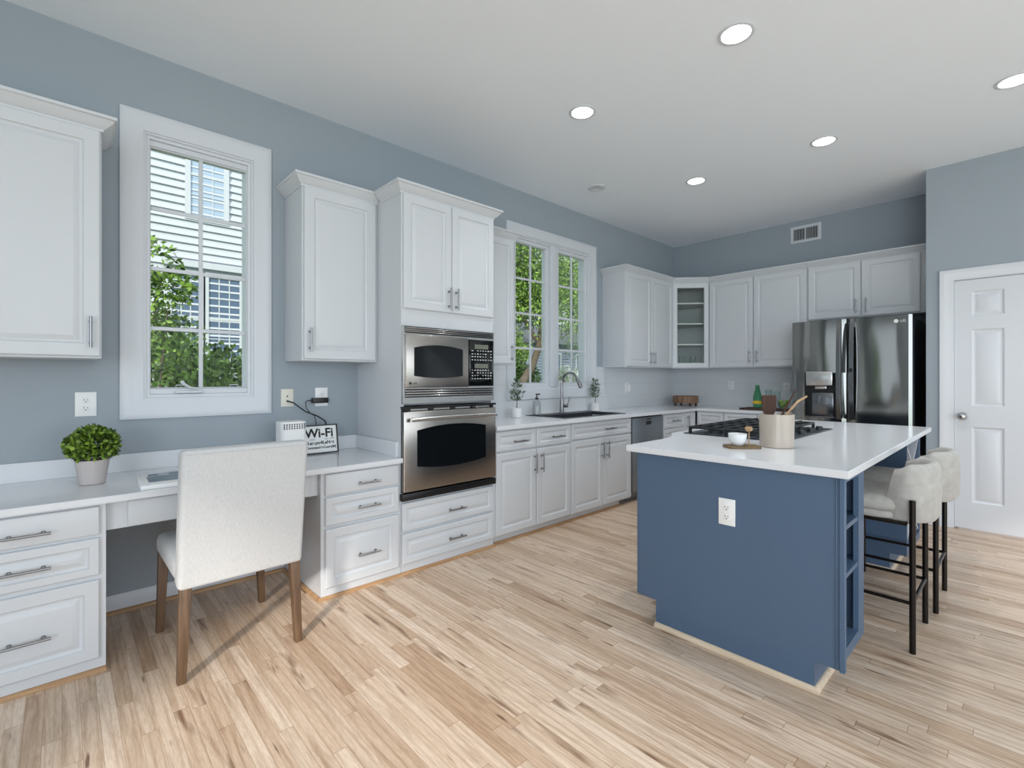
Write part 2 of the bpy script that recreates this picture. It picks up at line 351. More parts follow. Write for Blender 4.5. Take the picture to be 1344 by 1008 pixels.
    def sweep(s, path, prof, to3, closed=False, pre=None, post=None):
        """mitred moulding: path in 2-D, profile (offset to the left of travel, height)"""
        P = [Vector(p) for p in path]; n = len(P); rings = []
        def nl(a, b):
            d = (b - a).normalized(); return Vector((-d.y, d.x))
        for i, p in enumerate(P):
            a = P[i - 1] if (i > 0 or closed) else (Vector(pre) if pre else None)
            b = P[(i + 1) % n] if (i + 1 < n or closed) else (Vector(post) if post else None)
            if a is None: m_ = nl(p, b)
            elif b is None: m_ = nl(a, p)
            else:
                n1, n2 = nl(a, p), nl(p, b); m_ = (n1 + n2); m_ = m_ / max(0.2, m_.dot(n1))
            rings.append([s.bm.verts.new(to3(p.x + m_.x * o, p.y + m_.y * o, h)) for o, h in prof])
        k = len(prof)
        for i in range(n if closed else n - 1):
            A, Bv = rings[i], rings[(i + 1) % n]
            for j in range(k): s.bm.faces.new([A[j], A[(j + 1) % k], Bv[(j + 1) % k], Bv[j]])
        if not closed: s.bm.faces.new(rings[0]); s.bm.faces.new(rings[-1][::-1])
        return s
    def ball(s, c, r, sx=1, sy=1, sz=1, u=16, v=10):
        m4 = Matrix.Translation(Vector(c)) @ Matrix.Diagonal((r * sx, r * sy, r * sz, 1))
        bmesh.ops.create_uvsphere(s.bm, u_segments=u, v_segments=v, radius=1, matrix=m4); return s
    def leaf(s, p, d, ln, wd, up=None):
        p, d = Vector(p), Vector(d).normalized()
        sd = d.cross(Vector((random.gauss(0, 1), random.gauss(0, 1), random.gauss(0, 1))) if up is None else up)
        if sd.length < 1e-4: sd = d.orthogonal()
        sd.normalize()
        s.faces([p, p + d * ln * .5 + sd * wd, p + d * ln, p + d * ln * .5 - sd * wd], [(0, 1, 2, 3)])
        return s

ORG = {}
def finish(name, b, m, off, smooth=40, recalc=True):
    bm = b.bm
    if recalc: bmesh.ops.recalc_face_normals(bm, faces=bm.faces)
    bmesh.ops.translate(bm, verts=bm.verts, vec=-Vector(off))
    if smooth:
        lim = math.radians(smooth)
        for f in bm.faces: f.smooth = True
        for e in bm.edges:
            if len(e.link_faces) == 2: e.smooth = e.calc_face_angle(0) < lim
    me = bpy.data.meshes.new(name); bm.to_mesh(me); bm.free(); me.materials.append(m)
    o = bpy.data.objects.new(name, me); C.objects.link(o)
    return o
def tag(o, label, cat, group=None):
    o['label'] = label; o['category'] = cat
    if group: o['group'] = group
def thing(name, label, cat, loc=(0, 0, 0), group=None):
    o = bpy.data.objects.new(name, None); o.empty_display_size = 0.1; C.objects.link(o); o.location = loc; ORG[o] = Vector(loc)
    tag(o, label, cat, group); return o
def part(name, b, m, parent, label=None, smooth=40, recalc=True):
    o = finish(name, b, m, ORG[parent], smooth, recalc); o.parent = parent; ORG[o] = ORG[parent]
    if label: o['label'] = label
    return o
def one(name, b, m, label, cat, loc=(0, 0, 0), group=None, smooth=40, recalc=True):
    o = finish(name, b, m, loc, smooth, recalc); o.location = loc; ORG[o] = Vector(loc); tag(o, label, cat, group); return o
def struct(name, b, m, smooth=40):
    o = finish(name, b, m, (0, 0, 0), smooth); o['kind'] = 'structure'; ORG[o] = Vector((0, 0, 0)); return o
def sroot(name):
    o = bpy.data.objects.new(name, None); C.objects.link(o); o['kind'] = 'structure'; ORG[o] = Vector((0, 0, 0)); return o
def copy_tree(o, parent=None):
    c = o.copy(); C.objects.link(c)
    if parent: c.parent = parent
    for ch in list(o.children): copy_tree(ch, c)
    return c
def text_mesh(body, size, F, u, v, n, ext=0.0006, align='CENTER', sx=1.0, bold=0.0):
    """writing as a thin raised mesh standing on frame F"""
    cu = bpy.data.curves.new('lettering', 'FONT'); cu.body = body; cu.size = size; cu.extrude = ext; cu.offset = bold; cu.align_x = align; cu.align_y = 'CENTER'
    ob = bpy.data.objects.new('lettering', cu); C.objects.link(ob)
    dg = bpy.context.evaluated_depsgraph_get(); me = bpy.data.meshes.new_from_object(ob.evaluated_get(dg))
    b = B(); b.bm.from_mesh(me)
    bpy.data.objects.remove(ob); bpy.data.curves.remove(cu); bpy.data.meshes.remove(me)
    for x in b.bm.verts: x.co = F.p(u + x.co.x * sx, v + x.co.y, n + x.co.z)
    return b
def merge(*bs):
    r = bs[0]
    for q in bs[1:]:
        me = bpy.data.meshes.new('tmp'); q.bm.to_mesh(me); q.bm.free(); r.bm.from_mesh(me); bpy.data.meshes.remove(me)
    return r

# ------------------------------------------------------------------ the room shell
WY, BX, DX, CZ = 3.40, 6.308, 5.58, 3.12          # window wall, fridge wall, pantry-door wall, ceiling
RX, RY = -3.2, -4.2                               # rear wall and patio wall behind the camera
b = B(); b.box(RX - .15, RY - .15, -0.12, BX + .15, WY + .16, 0.0); struct('floor', b, M['floor'], 0)
b = B(); b.box(RX - .15, RY - .15, CZ, BX + .15, WY + .16, CZ + .15); struct('ceiling', b, M['ceil'], 0)
W1 = (0.335, 0.90, 1.155, 2.675)                  # openings u0,u1,v0,v1
W2 = (3.20, 4.40, 1.165, 2.69)
def holed(b, F, u0, u1, v0, v1, n0, n1, holes):
    """wall slab with rectangular openings"""
    hs = sorted(holes); x = u0
    for (a, c, d, e) in hs:
        b.fbox(F, x, a, v0, v1, n0, n1)
        if d > v0: b.fbox(F, a, c, v0, d, n0, n1)
        if e < v1: b.fbox(F, a, c, e, v1, n0, n1)
        x = c
    b.fbox(F, x, u1, v0, v1, n0, n1); return b
struct('wall_left', holed(B(), FL, RX, BX + .12, 0, CZ, -WY - .15, -WY, [W1, W2]), M['wall'], 0)
b = B(); b.fbox(FB, -WY, -0.607, 0, CZ, -BX - .12, -BX); struct('wall_back', b, M['wall'], 0)
DO = (-0.43, 0.36, 0.0, 2.118)                    # pantry door opening (u = -y)
b = holed(B(), FB, -0.607, -RY, 0, CZ, -DX - .12, -DX, [DO]); b.box(DX + .12, 0.487, 0, BX + .12, 0.607, CZ); struct('wall_right', b, M['wall'], 0)
FR = Fr((RX, 0, 0), (0, 1, 0), (1, 0, 0))
struct('wall_rear', holed(B(), FR, RY, WY, 0, CZ, -.15, 0, [(-3.95, -0.72, 0.12, 2.82), (1.0, 2.9, 0.75, 2.55)]), M['wall'], 0)
FP = Fr((0, RY, 0), (-1, 0, 0), (0, 1, 0))
struct('wall_patio', holed(B(), FP, -DX - .12, -RX, 0, CZ, -.15, 0, [(-4.45, 1.25, 0.05, 2.75)]), M['wall'], 0)

# pantry door with six panels
FD = Fr((DX + .03, 0, 0), (0, -1, 0), (-1, 0, 0))
def six_panel(F, u0, u1, v0, v1, t, panels):
    us = sorted({u0, u1} | {p[0] for p in panels} | {p[1] for p in panels}); vsx = sorted({v0, v1} | {p[2] for p in panels} | {p[3] for p in panels})
    b = B(); V = {}
    def gv(u, v, n):
        k = (round(u, 5), round(v, 5), round(n, 5))
        if k not in V: V[k] = b.bm.verts.new(F.p(u, v, n))
        return V[k]
    for i in range(len(us) - 1):
        for j in range(len(vsx) - 1):
            a, c, d, e = us[i], us[i + 1], vsx[j], vsx[j + 1]
            if any(abs(p[0] - a) < 1e-6 and abs(p[2] - d) < 1e-6 for p in panels):
                pr = [(0, t), (.012, t - .009), (.022, t - .010), (.05, t - .002)]
                R = [[gv(x, y, n) for x, y in ((a + q, d + q), (c - q, d + q), (c - q, e - q), (a + q, e - q))] for q, n in pr]
                for A, Bv in zip(R, R[1:]):
                    for k in range(4): b.bm.faces.new([A[k], A[(k + 1) % 4], Bv[(k + 1) % 4], Bv[k]])
                b.bm.faces.new(R[-1])
            else: b.bm.faces.new([gv(a, d, t), gv(c, d, t), gv(c, e, t), gv(a, e, t)])
    ring = [(u0, v0), (u1, v0), (u1, v1), (u0, v1)]
    # straight outer skin, a shell behind the face
    b.fbox(F, u0, u1, v0, v1, 0.0, t - .012)
    for k in range(4):
        (a, d), (c, e) = ring[k], ring[(k + 1) % 4]
        b.faces([F.p(a, d, t - .012), F.p(c, e, t - .012), F.p(c, e, t), F.p(a, d, t)], [(0, 1, 2, 3)])
    return b
U0, U1 = -0.423, 0.352
pc = [(-0.315, -0.122), (0.05, 0.243)]; pr_ = [(0.235, 0.87), (1.045, 1.69), (1.80, 2.01)]
d1 = sroot('door_1')
ds = part('door_slab', six_panel(FD, U0, U1, 0.012, 2.108, 0.024, [(a, c, d, e) for a, c in pc for d, e in pr_]), M['trim'], d1, smooth=20)
b = B(); kc = FD.p(-.372, .958, .024)
b.cyl(kc, kc + Vector((-.008, 0, 0)), .032, seg=24); b.cyl(kc, kc + Vector((-.035, 0, 0)), .011); b.ball(kc + Vector((-.052, 0, 0)), .028, .72, 1, 1, 20, 12)
part('door_knob', b, M['chrome'], ds)
b = B(); jd = -DX - .10
b.fbox(FB, DO[0], DO[0] + .006, 0, DO[3], -DX - .12, -DX); b.fbox(FB, DO[1] - .006, DO[1], 0, DO[3], -DX - .12, -DX); b.fbox(FB, DO[0] + .006, DO[1] - .006, DO[3] - .006, DO[3], -DX - .12, -DX)
b.fbox(FB, DO[0] + .006, DO[0] + .03, 0, DO[3] - .006, -DX - .06, -DX - .032); b.fbox(FB, DO[1] - .03, DO[1] - .006, 0, DO[3] - .006, -DX - .06, -DX - .032); b.fbox(FB, DO[0] + .03, DO[1] - .03, DO[3] - .03, DO[3] - .006, -DX - .06, -DX - .032)
part('door_jamb', b, M['trim'], d1)
cas = [(0, 0), (0, .009), (.012, .011), (.05, .016), (.062, .021), (.086, .021), (.09, .016), (.09, 0)]
b = B(); b.sweep([(DO[1], 0), (DO[1], DO[3]), (DO[0], DO[3]), (DO[0], 0)], [(-o, h) for o, h in cas], lambda u, v, n: FB.p(u, v, -DX + n))
part('door_casing', b, M['trim'], d1)

# windows of the long wall
def window(name, F, WN, cw, sashes, rows, crank=True, pane_n=-WY - .055):
    """picture-frame casing, jamb liner, one or two casement sashes with muntins and panes"""
    u0, u1, v0, v1 = WN; r = sroot(name)
    cp = [(0, 0), (0, .009), (cw * .15, .011), (cw * .55, .014), (cw * .72, .019), (cw * .95, .019), (cw, .015), (cw, 0)]
    b = B(); b.sweep([(u0, v0), (u0, v1), (u1, v1), (u1, v0)], cp, lambda u, v, n: F.p(u, v, -WY + n), closed=True)
    part('window_casing', b, M['trim'], r)
    b = B(); b.loops(F, u0, u1, v0, v1, [(0, -WY - .15), (0, -WY), (.012, -WY), (.014, -WY - .012), (.03, -WY - .014), (.03, -WY - .15)], fill=False)
    fr = part('window_frame', b, M['trim'], r)
    for q, (a, c) in enumerate(sashes):
        s0, s1 = a - .04, c + .04; g0, g1 = v0 + .055, v1 - .04
        if q: part('mullion', B().fbox(F, sashes[0][1] + .04, s0, v0 + .03, v1 - .03, -WY - .13, -WY + .004, .003), M['trim'], fr)
        b = B(); fw = .04
        b.loops(F, s0, s1, v0 + .03, v1 - .03, [(0, pane_n - .02), (0, pane_n + .026), (.004, pane_n + .03), (fw - .008, pane_n + .03), (fw - .004, pane_n + .02), (fw, pane_n + .018), (fw, pane_n - .02)], fill=False)
        b.fbox(F, a, c, v0 + .03 + fw - .001, g0 + .012, pane_n - .02, pane_n + .028)
        sa = part('sash', b, M['trim'], r)
        gz0, gz1 = g0 + .012, v1 - .07
        part('pane', B().fbox(F, a - .002, c + .002, gz0 - .002, gz1 + .002, pane_n - .003, pane_n + .003), M['glass'], sa, smooth=0)
        b = B(); mw = .011
        mid = (a + c) / 2; b.fbox(F, mid - mw, mid + mw, gz0, gz1, pane_n + .003, pane_n + .016, .003)
        for k in range(1, rows):
            z = gz0 + (gz1 - gz0) * k / rows; b.fbox(F, a, c, z - mw, z + mw, pane_n + .0035, pane_n + .0145, .003)
        part('muntins', b, M['trim'], sa)
        if crank:
            n0 = -WY - .012; uc = a + (.18 if q == 0 else .2)
            b = B(); b.fbox(F, uc - .07, uc + .07, v0 + .035, v0 + .052, pane_n + .03, pane_n + .058, .006, 3)
            b.tube([F.p(uc + .05, v0 + .056, pane_n + .05), F.p(uc, v0 + .07, pane_n + .075), F.p(uc - .035, v0 + .095, pane_n + .08)], .007, 10); b.ball(F.p(uc - .037, v0 + .1, pane_n + .08), .011)
            part('crank_handle', b, M['trim'], sa)
            for k in (.12, .40):
                b = B(); uu = a + k; b.tube([F.p(uu, gz0 - .004, pane_n + .022), F.p(uu, gz0 + .016, pane_n + .026), F.p(uu + .045, gz0 + .016, pane_n + .026), F.p(uu + .045, gz0 - .004, pane_n + .022)], .003, 8)
                part('screen_clip', b, M['trim'], sa)
            b = B(); b.fbox(F, c + .043, c + .05, v0 + .18, v0 + .27, pane_n + .03, pane_n + .05, .003); part('latch', b, M['nickel'], sa)
    return r
window('window_1', FL, W1, .105, [(.372, .866)], 4)
window('window_2', FL, W2, .10, [(3.26, 3.69), (3.895, 4.345)], 4, crank=False)

# baseboard in the knee hole, oak shoe moulding, tile behind the kitchen counter
def shoe(name, path, m, r=.017, h=.018):
    pr = [(0, 0), (r, 0), (r, h * .35), (r * .8, h * .75), (r * .4, h * .97), (0, h)]
    struct(name, B().sweep(path, pr, lambda u, v, z: (u, v, z)), m)
bbp = [(0, .0), (.014, 0), (.014, .075), (.010, .088), (.006, .098), (0, .098)]
struct('baseboard_left', B().sweep([(1.085, WY), (.142, WY)][::-1], [(-o, h) for o, h in bbp], lambda u, v, z: (u, v, z)), M['trim'])
shoe('trim_1', [(1.083, WY - .014), (.144, WY - .014)], M['shoe'])
struct('baseboard_right', B().sweep([(DX, -.455), (DX, RY)], [(-o, h) for o, h in bbp], lambda u, v, z: (u, v, z)) , M['trim'])
b = B().sweep([(DX, .607), (DX, .522)], [(-o, h) for o, h in bbp], lambda u, v, z: (u, v, z)); struct('baseboard_alcove', b, M['trim'])
shoe('trim_2', [(.142, 2.771), (-.40, 2.771)], M['shoe'])
shoe('trim_3', [(4.08, 2.796), (2.392, 2.796), (2.392, 2.771), (1.083, 2.771), (1.083, WY - .016)], M['shoe'])
b = B(); b.fbox(FL, 2.392, 3.098, .914, 1.41, -WY, -WY + .008); b.fbox(FL, 3.098, 4.502, .914, 1.062, -WY, -WY + .008); b.fbox(FL, 4.502, BX, .914, 1.41, -WY, -WY + .008)
struct('trim_4', b, M['tile'], 0)
b = B(); b.fbox(FB, -WY + .008, -1.62, .914, 1.41, -BX, -BX + .008); struct('trim_5', b, M['tile'], 0)

# ------------------------------------------------------------------ cabinets
DT = .020
def raised(F, u0, u1, v0, v1, n, fw=.052):
    return B().loops(F, u0, u1, v0, v1, [(0, n), (0, n + .014), (.002, n + .0175), (.006, n + DT), (fw, n + DT), (fw + .003, n + .0125), (fw + .009, n + .0085), (fw + .015, n + .0078), (fw + .037, n + .0185), (fw + .039, n + .0188)])
def slab(F, u0, u1, v0, v1, n):
    return B().loops(F, u0, u1, v0, v1, [(0, n), (0, n + .014), (.003, n + .0175), (.009, n + DT)])
def pull(F, u, v, n, ln, vert):
    b = B(); so = .030; q = ln * .34
    P = (lambda t, k: F.p(u, v + t, n + k)) if vert else (lambda t, k: F.p(u + t, v, n + k))
    b.cyl(P(-ln / 2, so), P(ln / 2, so), .0058, seg=12)
    for t in (-q, q): b.cyl(P(t, 0), P(t, so), .0048, seg=10); b.cyl(P(t, 0), P(t, .003), .008, seg=12)
    return b
def front(kind, F, u0, u1, v0, v1, n, root, hnd=None, ln=.145, plain=False, fw=None):
    """a door or drawer front with its handle: hnd = (u, v, 'v' or 'h')"""
    g = slab(F, u0, u1, v0, v1, n) if plain else raised(F, u0, u1, v0, v1, n, fw or (.052 if kind == 'door' else .034))
    o = part(kind, g, M['white'], root, smooth=25)
    if hnd: part('handle', pull(F, hnd[0], hnd[1], n + DT, ln, hnd[2] == 'v'), M['nickel'], o, 'brushed nickel bar handle')
    return o
CROWN = [(0, 2.482), (.006, 2.482), (.009, 2.492), (.016, 2.497), (.034, 2.515), (.046, 2.530), (.050, 2.534), (.056, 2.536), (.056, 2.550), (0, 2.550)]
def crown(root, path, pre=None, post=None):
    part('crown_moulding', B().sweep(path, CROWN, lambda u, v, z: (u, v, z), pre=pre, post=post), M['white'], root, smooth=30)
def carcass(root, F, u0, u1, v0, v1, n0, n1, extra=None):
    b = B(); b.fbox(F, u0, u1, v0, v1, n0, n1, .0015, 1)
    if extra: extra(b)
    return part('carcass', b, M['white'], root)
FY, UY = -2.77, -3.09          # face planes of base and wall cabinets on the long wall

# wall cabinet at the left edge, over the desk
r = thing('upper_cabinet', 'white wall cabinet left of the tall single window, above the boxwood plant', 'cabinet', (-.35, WY, 1.375))
carcass(r, FL, -.36, .142, 1.375, 2.50, -WY + .001, UY)
front('door', FL, -.352, .136, 1.385, 2.48, UY, r, (.10, 1.50, 'v'), .15, fw=.06)
crown(r, [(.142, WY), (.142, 3.09), (-.36, 3.09)][::-1] if False else [(.142, WY - .002), (.142, 3.09), (-.36, 3.09)])
# wall cabinet right of the single window
r = thing('upper_cabinet', 'white single-door wall cabinet between the tall window and the oven tower', 'cabinet', (1.093, WY, 1.39))
carcass(r, FL, 1.093, 1.603, 1.39, 2.50, -WY + .001, UY)
front('door', FL, 1.103, 1.585, 1.40, 2.48, UY, r, (1.135, 1.52, 'v'), .15, fw=.06)
crown(r, [(1.603, 3.09), (1.093, 3.09), (1.093, WY - .002)])
# oven tower
r = thing('oven_cabinet', 'tall white cabinet tower holding the microwave and the wall oven', 'cabinet', (2.0, WY, 0))
b = B()
b.fbox(FL, 1.605, 1.625, 0, 2.50, -WY + .001, FY); b.fbox(FL, 2.372, 2.392, 0, 2.50, -WY + .001, FY); b.fbox(FL, 1.625, 2.372, 0, .52, -WY + .001, FY)
b.fbox(FL, 1.625, 2.372, 1.60, 2.50, -WY + .001, FY); b.fbox(FL, 1.625, 2.372, .52, 1.60, -WY + .001, -WY + .02); b.fbox(FL, 1.625, 2.372, 1.095, 1.11, -WY + .02, FY - .08)
part('carcass', b, M['white'], r, smooth=0)
front('door', FL, 1.616, 1.996, 1.735, 2.48, FY, r, (1.968, 1.83, 'v'), .15)
front('door', FL, 2.001, 2.384, 1.735, 2.48, FY, r, (2.030, 1.83, 'v'), .15)
front('drawer', FL, 1.606, 2.384, .282, .468, FY, r, (2.03, .362, 'h'))
front('drawer', FL, 1.606, 2.384, .070, .264, FY, r, (2.03, .162, 'h'))
crown(r, [(2.392, 3.032), (2.392, 2.77), (1.605, 2.77), (1.605, 3.032)])
# wall cabinet between oven tower and kitchen window
r = thing('upper_cabinet', 'narrow white wall cabinet between the oven tower and the sink window', 'cabinet', (2.394, WY, 1.41))
carcass(r, FL, 2.394, 2.905, 1.395, 2.50, -WY + .001, UY)
front('door', FL, 2.402, 2.898, 1.405, 2.48, UY, r, (2.866, 1.50, 'v'), .15)
crown(r, [(2.905, WY - .02), (2.905, 3.09), (2.394, 3.09)])
# wall cabinet right of the kitchen window, running into the corner
r = thing('upper_cabinet', 'white two-door wall cabinet right of the sink window', 'cabinet', (4.63, WY, 1.40))
carcass(r, FL, 4.63, 5.684, 1.405, 2.50, -WY + .001, UY)
front('door', FL, 4.642, 5.166, 1.415, 2.48, UY, r, (5.135, 1.52, 'v'), .15)
front('door', FL, 5.176, 5.676, 1.415, 2.48, UY, r, (5.21, 1.52, 'v'), .15)
DA, DB = (5.686, 3.09), (5.99, 2.752)
crown(r, [(5.686, 3.09), (4.63, 3.09), (4.63, WY - .002)], pre=DB)
# diagonal corner cabinet with a glass door
FG = Fr((DA[0], DA[1], 0), (DB[0] - DA[0], DB[1] - DA[1], 0), (-(DA[1] - DB[1]), -(DB[0] - DA[0]), 0))
DW_ = math.hypot(DB[0] - DA[0], DB[1] - DA[1])
r = thing('corner_cabinet', 'white diagonal corner wall cabinet with a glass door and open-looking shelves', 'cabinet', (6.1, 3.2, 1.40))
poly = [DA, DB, (BX - .001, 2.752), (BX - .001, WY - .001), (DA[0], WY - .001)]
b = B()
b.prism([(x, y, 1.405) for x, y in poly], (0, 0, .02)); b.prism([(x, y, 2.48) for x, y in poly], (0, 0, .02))
b.box(DA[0], DA[1], 1.425, DA[0] + .016, WY - .001, 2.48); b.box(DB[0], 2.752, 1.425, BX - .001, 2.768, 2.48)
b.box(DA[0] + .016, WY - .012, 1.425, BX - .001, WY - .001, 2.48); b.box(BX - .012, 2.768, 1.425, BX - .001, WY - .012, 2.48)
part('carcass', b, M['white'], r, smooth=0)
ins = [(DA[0] + .017, DA[1] + .03), (DB[0] + .02, DB[1] + .017), (BX - .013, 2.769), (BX - .013, WY - .013), (DA[0] + .017, WY - .013)]
for z in (1.70, 1.965, 2.225): part('shelf', B().prism([(x, y, z) for x, y in ins], (0, 0, .016)), M['white'], r, smooth=0)
b = B().loops(FG, .006, DW_ - .006, 1.415, 2.48, [(0, .001), (0, .016), (.004, .02), (.05, .02), (.058, .012), (.058, .001)], fill=False)
dr = part('door', b, M['white'], r, smooth=25)
part('pane', B().fbox(FG, .063, DW_ - .063, 1.472, 2.423, .004, .008), M['cabglass'], dr, smooth=0)
crown(r, [DB, DA], pre=(5.99, 0.7), post=(4.63, 3.09))
# wall cabinets on the fridge wall
BU, BF = -5.99, -5.66
r = thing('upper_cabinet', 'white two-door wall cabinet between the glass corner cabinet and the fridge', 'cabinet', (BX, 2.2, 1.405))
carcass(r, FB, -2.75, -1.648, 1.405, 2.50, -BX + .001, BU)
front('door', FB, -2.735, -2.215, 1.415, 2.48, BU, r, (-2.25, 1.53, 'v'), .15)
front('door', FB, -2.205, -1.658, 1.415, 2.48, BU, r, (-2.165, 1.53, 'v'), .15)
crown(r, [(5.99, 1.648), (5.99, 2.752)], post=DA)
r = thing('upper_cabinet', 'short white two-door cabinet above the fridge', 'cabinet', (BX, 1.15, 1.91))
carcass(r, FB, -1.646, -0.61, 1.905, 2.50, -BX + .001, BU)
front('door', FB, -1.636, -1.164, 1.915, 2.48, BU, r, (-1.20, 2.02, 'v'), .15)
front('door', FB, -1.154, -0.69, 1.915, 2.48, BU, r, (-1.112, 2.02, 'v'), .15)
crown(r, [(5.99, 0.61), (5.99, 1.646)])

# desk base cabinets and centre drawer
def drawers3(name, label, u0, u1, su):
    r = thing(name, label, 'cabinet', ((u0 + u1) / 2, WY, 0))
    carcass(r, FL, u0, u1, 0, .736, -WY + .001, FY)
    m_ = su
    front('drawer', FL, u0 + .022, u1 - .022, .600, .722, FY, r, (m_, .648, 'h'), .145, plain=True)
    front('drawer', FL, u0 + .022, u1 - .022, .425, .586, FY, r, (m_, .505, 'h'), .145)
    front('drawer', FL, u0 + .022, u1 - .022, .064, .404, FY, r, (m_, .218, 'h'), .145, fw=.05)
    return r
drawers3('drawer_cabinet', 'white three-drawer desk cabinet at the left edge, under the boxwood plant', -.355, .142, -.105)
drawers3('drawer_cabinet', 'white three-drawer desk cabinet between the knee space and the oven tower', 1.085, 1.603, 1.366)
r = thing('knee_space_apron', 'shallow white drawer unit hung under the desk worktop over the knee space', 'drawer', (.61, 3.0, .60))
b = B(); b.fbox(FL, .143, 1.084, .60, .735, -2.83, -2.808); b.fbox(FL, .215, 1.04, .61, .73, -3.30, -2.83); part('apron', b, M['white'], r)
part('drawer_front', slab(FL, .218, 1.037, .603, .722, -2.808), M['white'], r)

# worktops
r = thing('desk_worktop', 'white quartz desk worktop running from the left edge to the oven tower', 'worktop', (.6, 3.0, .736))
b = B(); b.prism([(x, y, .736) for x, y in ((-.36, 2.725), (1.596, 2.725), (1.596, 2.772), (1.604, 2.772), (1.604, WY - .001), (-.36, WY - .001))], (0, 0, .03)); bmesh.ops.bevel(b.bm, geom=list(b.bm.edges), offset=.003, segments=2, affect='EDGES'); part('slab', b, M['quartz'], r)
b = B(); b.box(-.36, WY - .02, .766, 1.604, WY - .001, .862, .002, 1); b.box(1.584, 2.80, .766, 1.604, WY - .021, .862, .002, 1); part('backsplash', b, M['quartz'], r)
SX0, SX1, SY0, SY1 = 3.31, 4.27, 2.835, 3.345
r = thing('kitchen_worktop', 'white quartz L-shaped kitchen worktop around the sink and into the corner', 'worktop', (4.0, 3.0, .884))
b = B(); z0, z1 = .884, .914; ci = .02
b.box(2.394, 2.725, z0, BX - .001, SY0 + ci, z1); b.box(2.394, SY0 + ci, z0, SX0 + ci, SY1 - ci, z1); b.box(SX1 - ci, SY0 + ci, z0, BX - .001, SY1 - ci, z1); b.box(2.394, SY1 - ci, z0, BX - .001, WY - .009, z1)
b.box(5.63, 1.662, z0, BX - .009, 2.725, z1)
part('slab', b, M['quartz'], r, smooth=0)
b = B(); b.box(2.394, WY - .024, .914, 3.6, WY - .009, .916); part('seam', b, M['quartz'], r)

# kitchen base cabinets on the long wall
def toe(b, u0, u1): b.fbox(FL, u0, u1, 0, .06, -2.85, -2.795)
r = thing('base_cabinet', 'white base cabinet with two drawers over two doors, next to the oven tower', 'cabinet', (2.84, WY, 0))
carcass(r, FL, 2.394, 3.291, .06, .884, -WY + .001, FY, lambda b: toe(b, 2.394, 3.291))
front('drawer', FL, 2.410, 2.846, .715, .868, FY, r, (2.65, .782, 'h'), .145)
front('drawer', FL, 2.857, 3.281, .715, .868, FY, r, (3.10, .782, 'h'), .145)
front('door', FL, 2.410, 2.846, .072, .698, FY, r, (2.824, .585, 'v'), .16)
front('door', FL, 2.857, 3.281, .072, .698, FY, r, (2.905, .585, 'v'), .16)
r = thing('sink_cabinet', 'white base cabinet under the sink with one wide drawer front and two doors', 'cabinet', (3.77, WY, 0))
b = B()
b.fbox(FL, 3.293, 3.311, .06, .884, -WY + .001, FY); b.fbox(FL, 4.233, 4.251, .06, .884, -WY + .001, FY); b.fbox(FL, 3.311, 4.233, .06, .08, -WY + .001, FY); b.fbox(FL, 3.311, 4.233, .08, .884, -WY + .001, -WY + .015); b.fbox(FL, 3.311, 4.233, .08, .884, FY - .018, FY)
toe(b, 3.293, 4.08); part('carcass', b, M['white'], r, smooth=0); part('toe_panel', B().fbox(FL, 4.082, 4.251, 0, .058, -2.86, -2.84), M['steel_dw'], r, 'grey recessed toe panel')
front('drawer', FL, 3.301, 4.235, .728, .872, FY, r, (3.86, .795, 'h'), .15)
front('door', FL, 3.301, 3.757, .072, .712, FY, r, (3.735, .60, 'v'), .16)
front('door', FL, 3.771, 4.235, .072, .712, FY, r, (3.815, .60, 'v'), .16)
r = thing('dishwasher', 'grey steel dishwasher between the sink cabinet and the corner drawers', 'dishwasher', (4.56, WY, 0))
part('body', B().fbox(FL, 4.262, 4.868, .10, .872, -WY + .02, -2.79), M['black'], r)
dr = part('door', B().fbox(FL, 4.264, 4.866, .105, .868, -2.785, -2.752, .006, 2), M['steel_dw'], r)
b = B(); b.fbox(FL, 4.52, 4.62, .785, .825, -2.752, -2.749, .001, 1); part('pocket_handle', b, M['black'], dr)
b = B(); b.fbox(FL, 4.53, 4.61, .838, .853, -2.752, -2.750); part('display', b, M['blackglass'], dr)
part('toe_panel', B().fbox(FL, 4.262, 4.866, .004, .098, -2.86, -2.84), M['steel_dw'], r)
r = thing('corner_base_cabinet', 'white corner base cabinet with drawers and a narrow door, right of the dishwasher', 'cabinet', (5.3, WY, 0))
carcass(r, FL, 4.878, 5.658, .06, .884, -WY + .001, FY, lambda b: toe(b, 4.878, 5.658))
front('drawer', FL, 4.892, 5.36, .715, .868, FY, r, (5.13, .795, 'h'), .145)
front('drawer', FL, 4.892, 5.36, .40, .70, FY, r, (5.13, .56, 'h'), .145)
front('drawer', FL, 4.892, 5.36, .072, .385, FY, r, (5.13, .22, 'h'), .145)
front('door', FL, 5.378, 5.626, .072, .868, FY, r, (5.415, .76, 'v'), .16)
r = thing('base_cabinet', 'white base cabinet on the fridge wall, left of the fridge and behind the cooktop', 'cabinet', (BX, 2.2, 0))
carcass(r, FB, -2.748, -1.665, .06, .884, -BX + .001, BF, lambda b: b.fbox(FB, -2.748, -1.665, 0, .06, -BX + .01, BF - .03))
for a, c in ((-2.735, -2.425), (-2.412, -2.05), (-2.04, -1.68)):
    front('drawer', FB, a, c, .715, .868, BF, r); front('door', FB, a, c, .072, .698, BF, r)

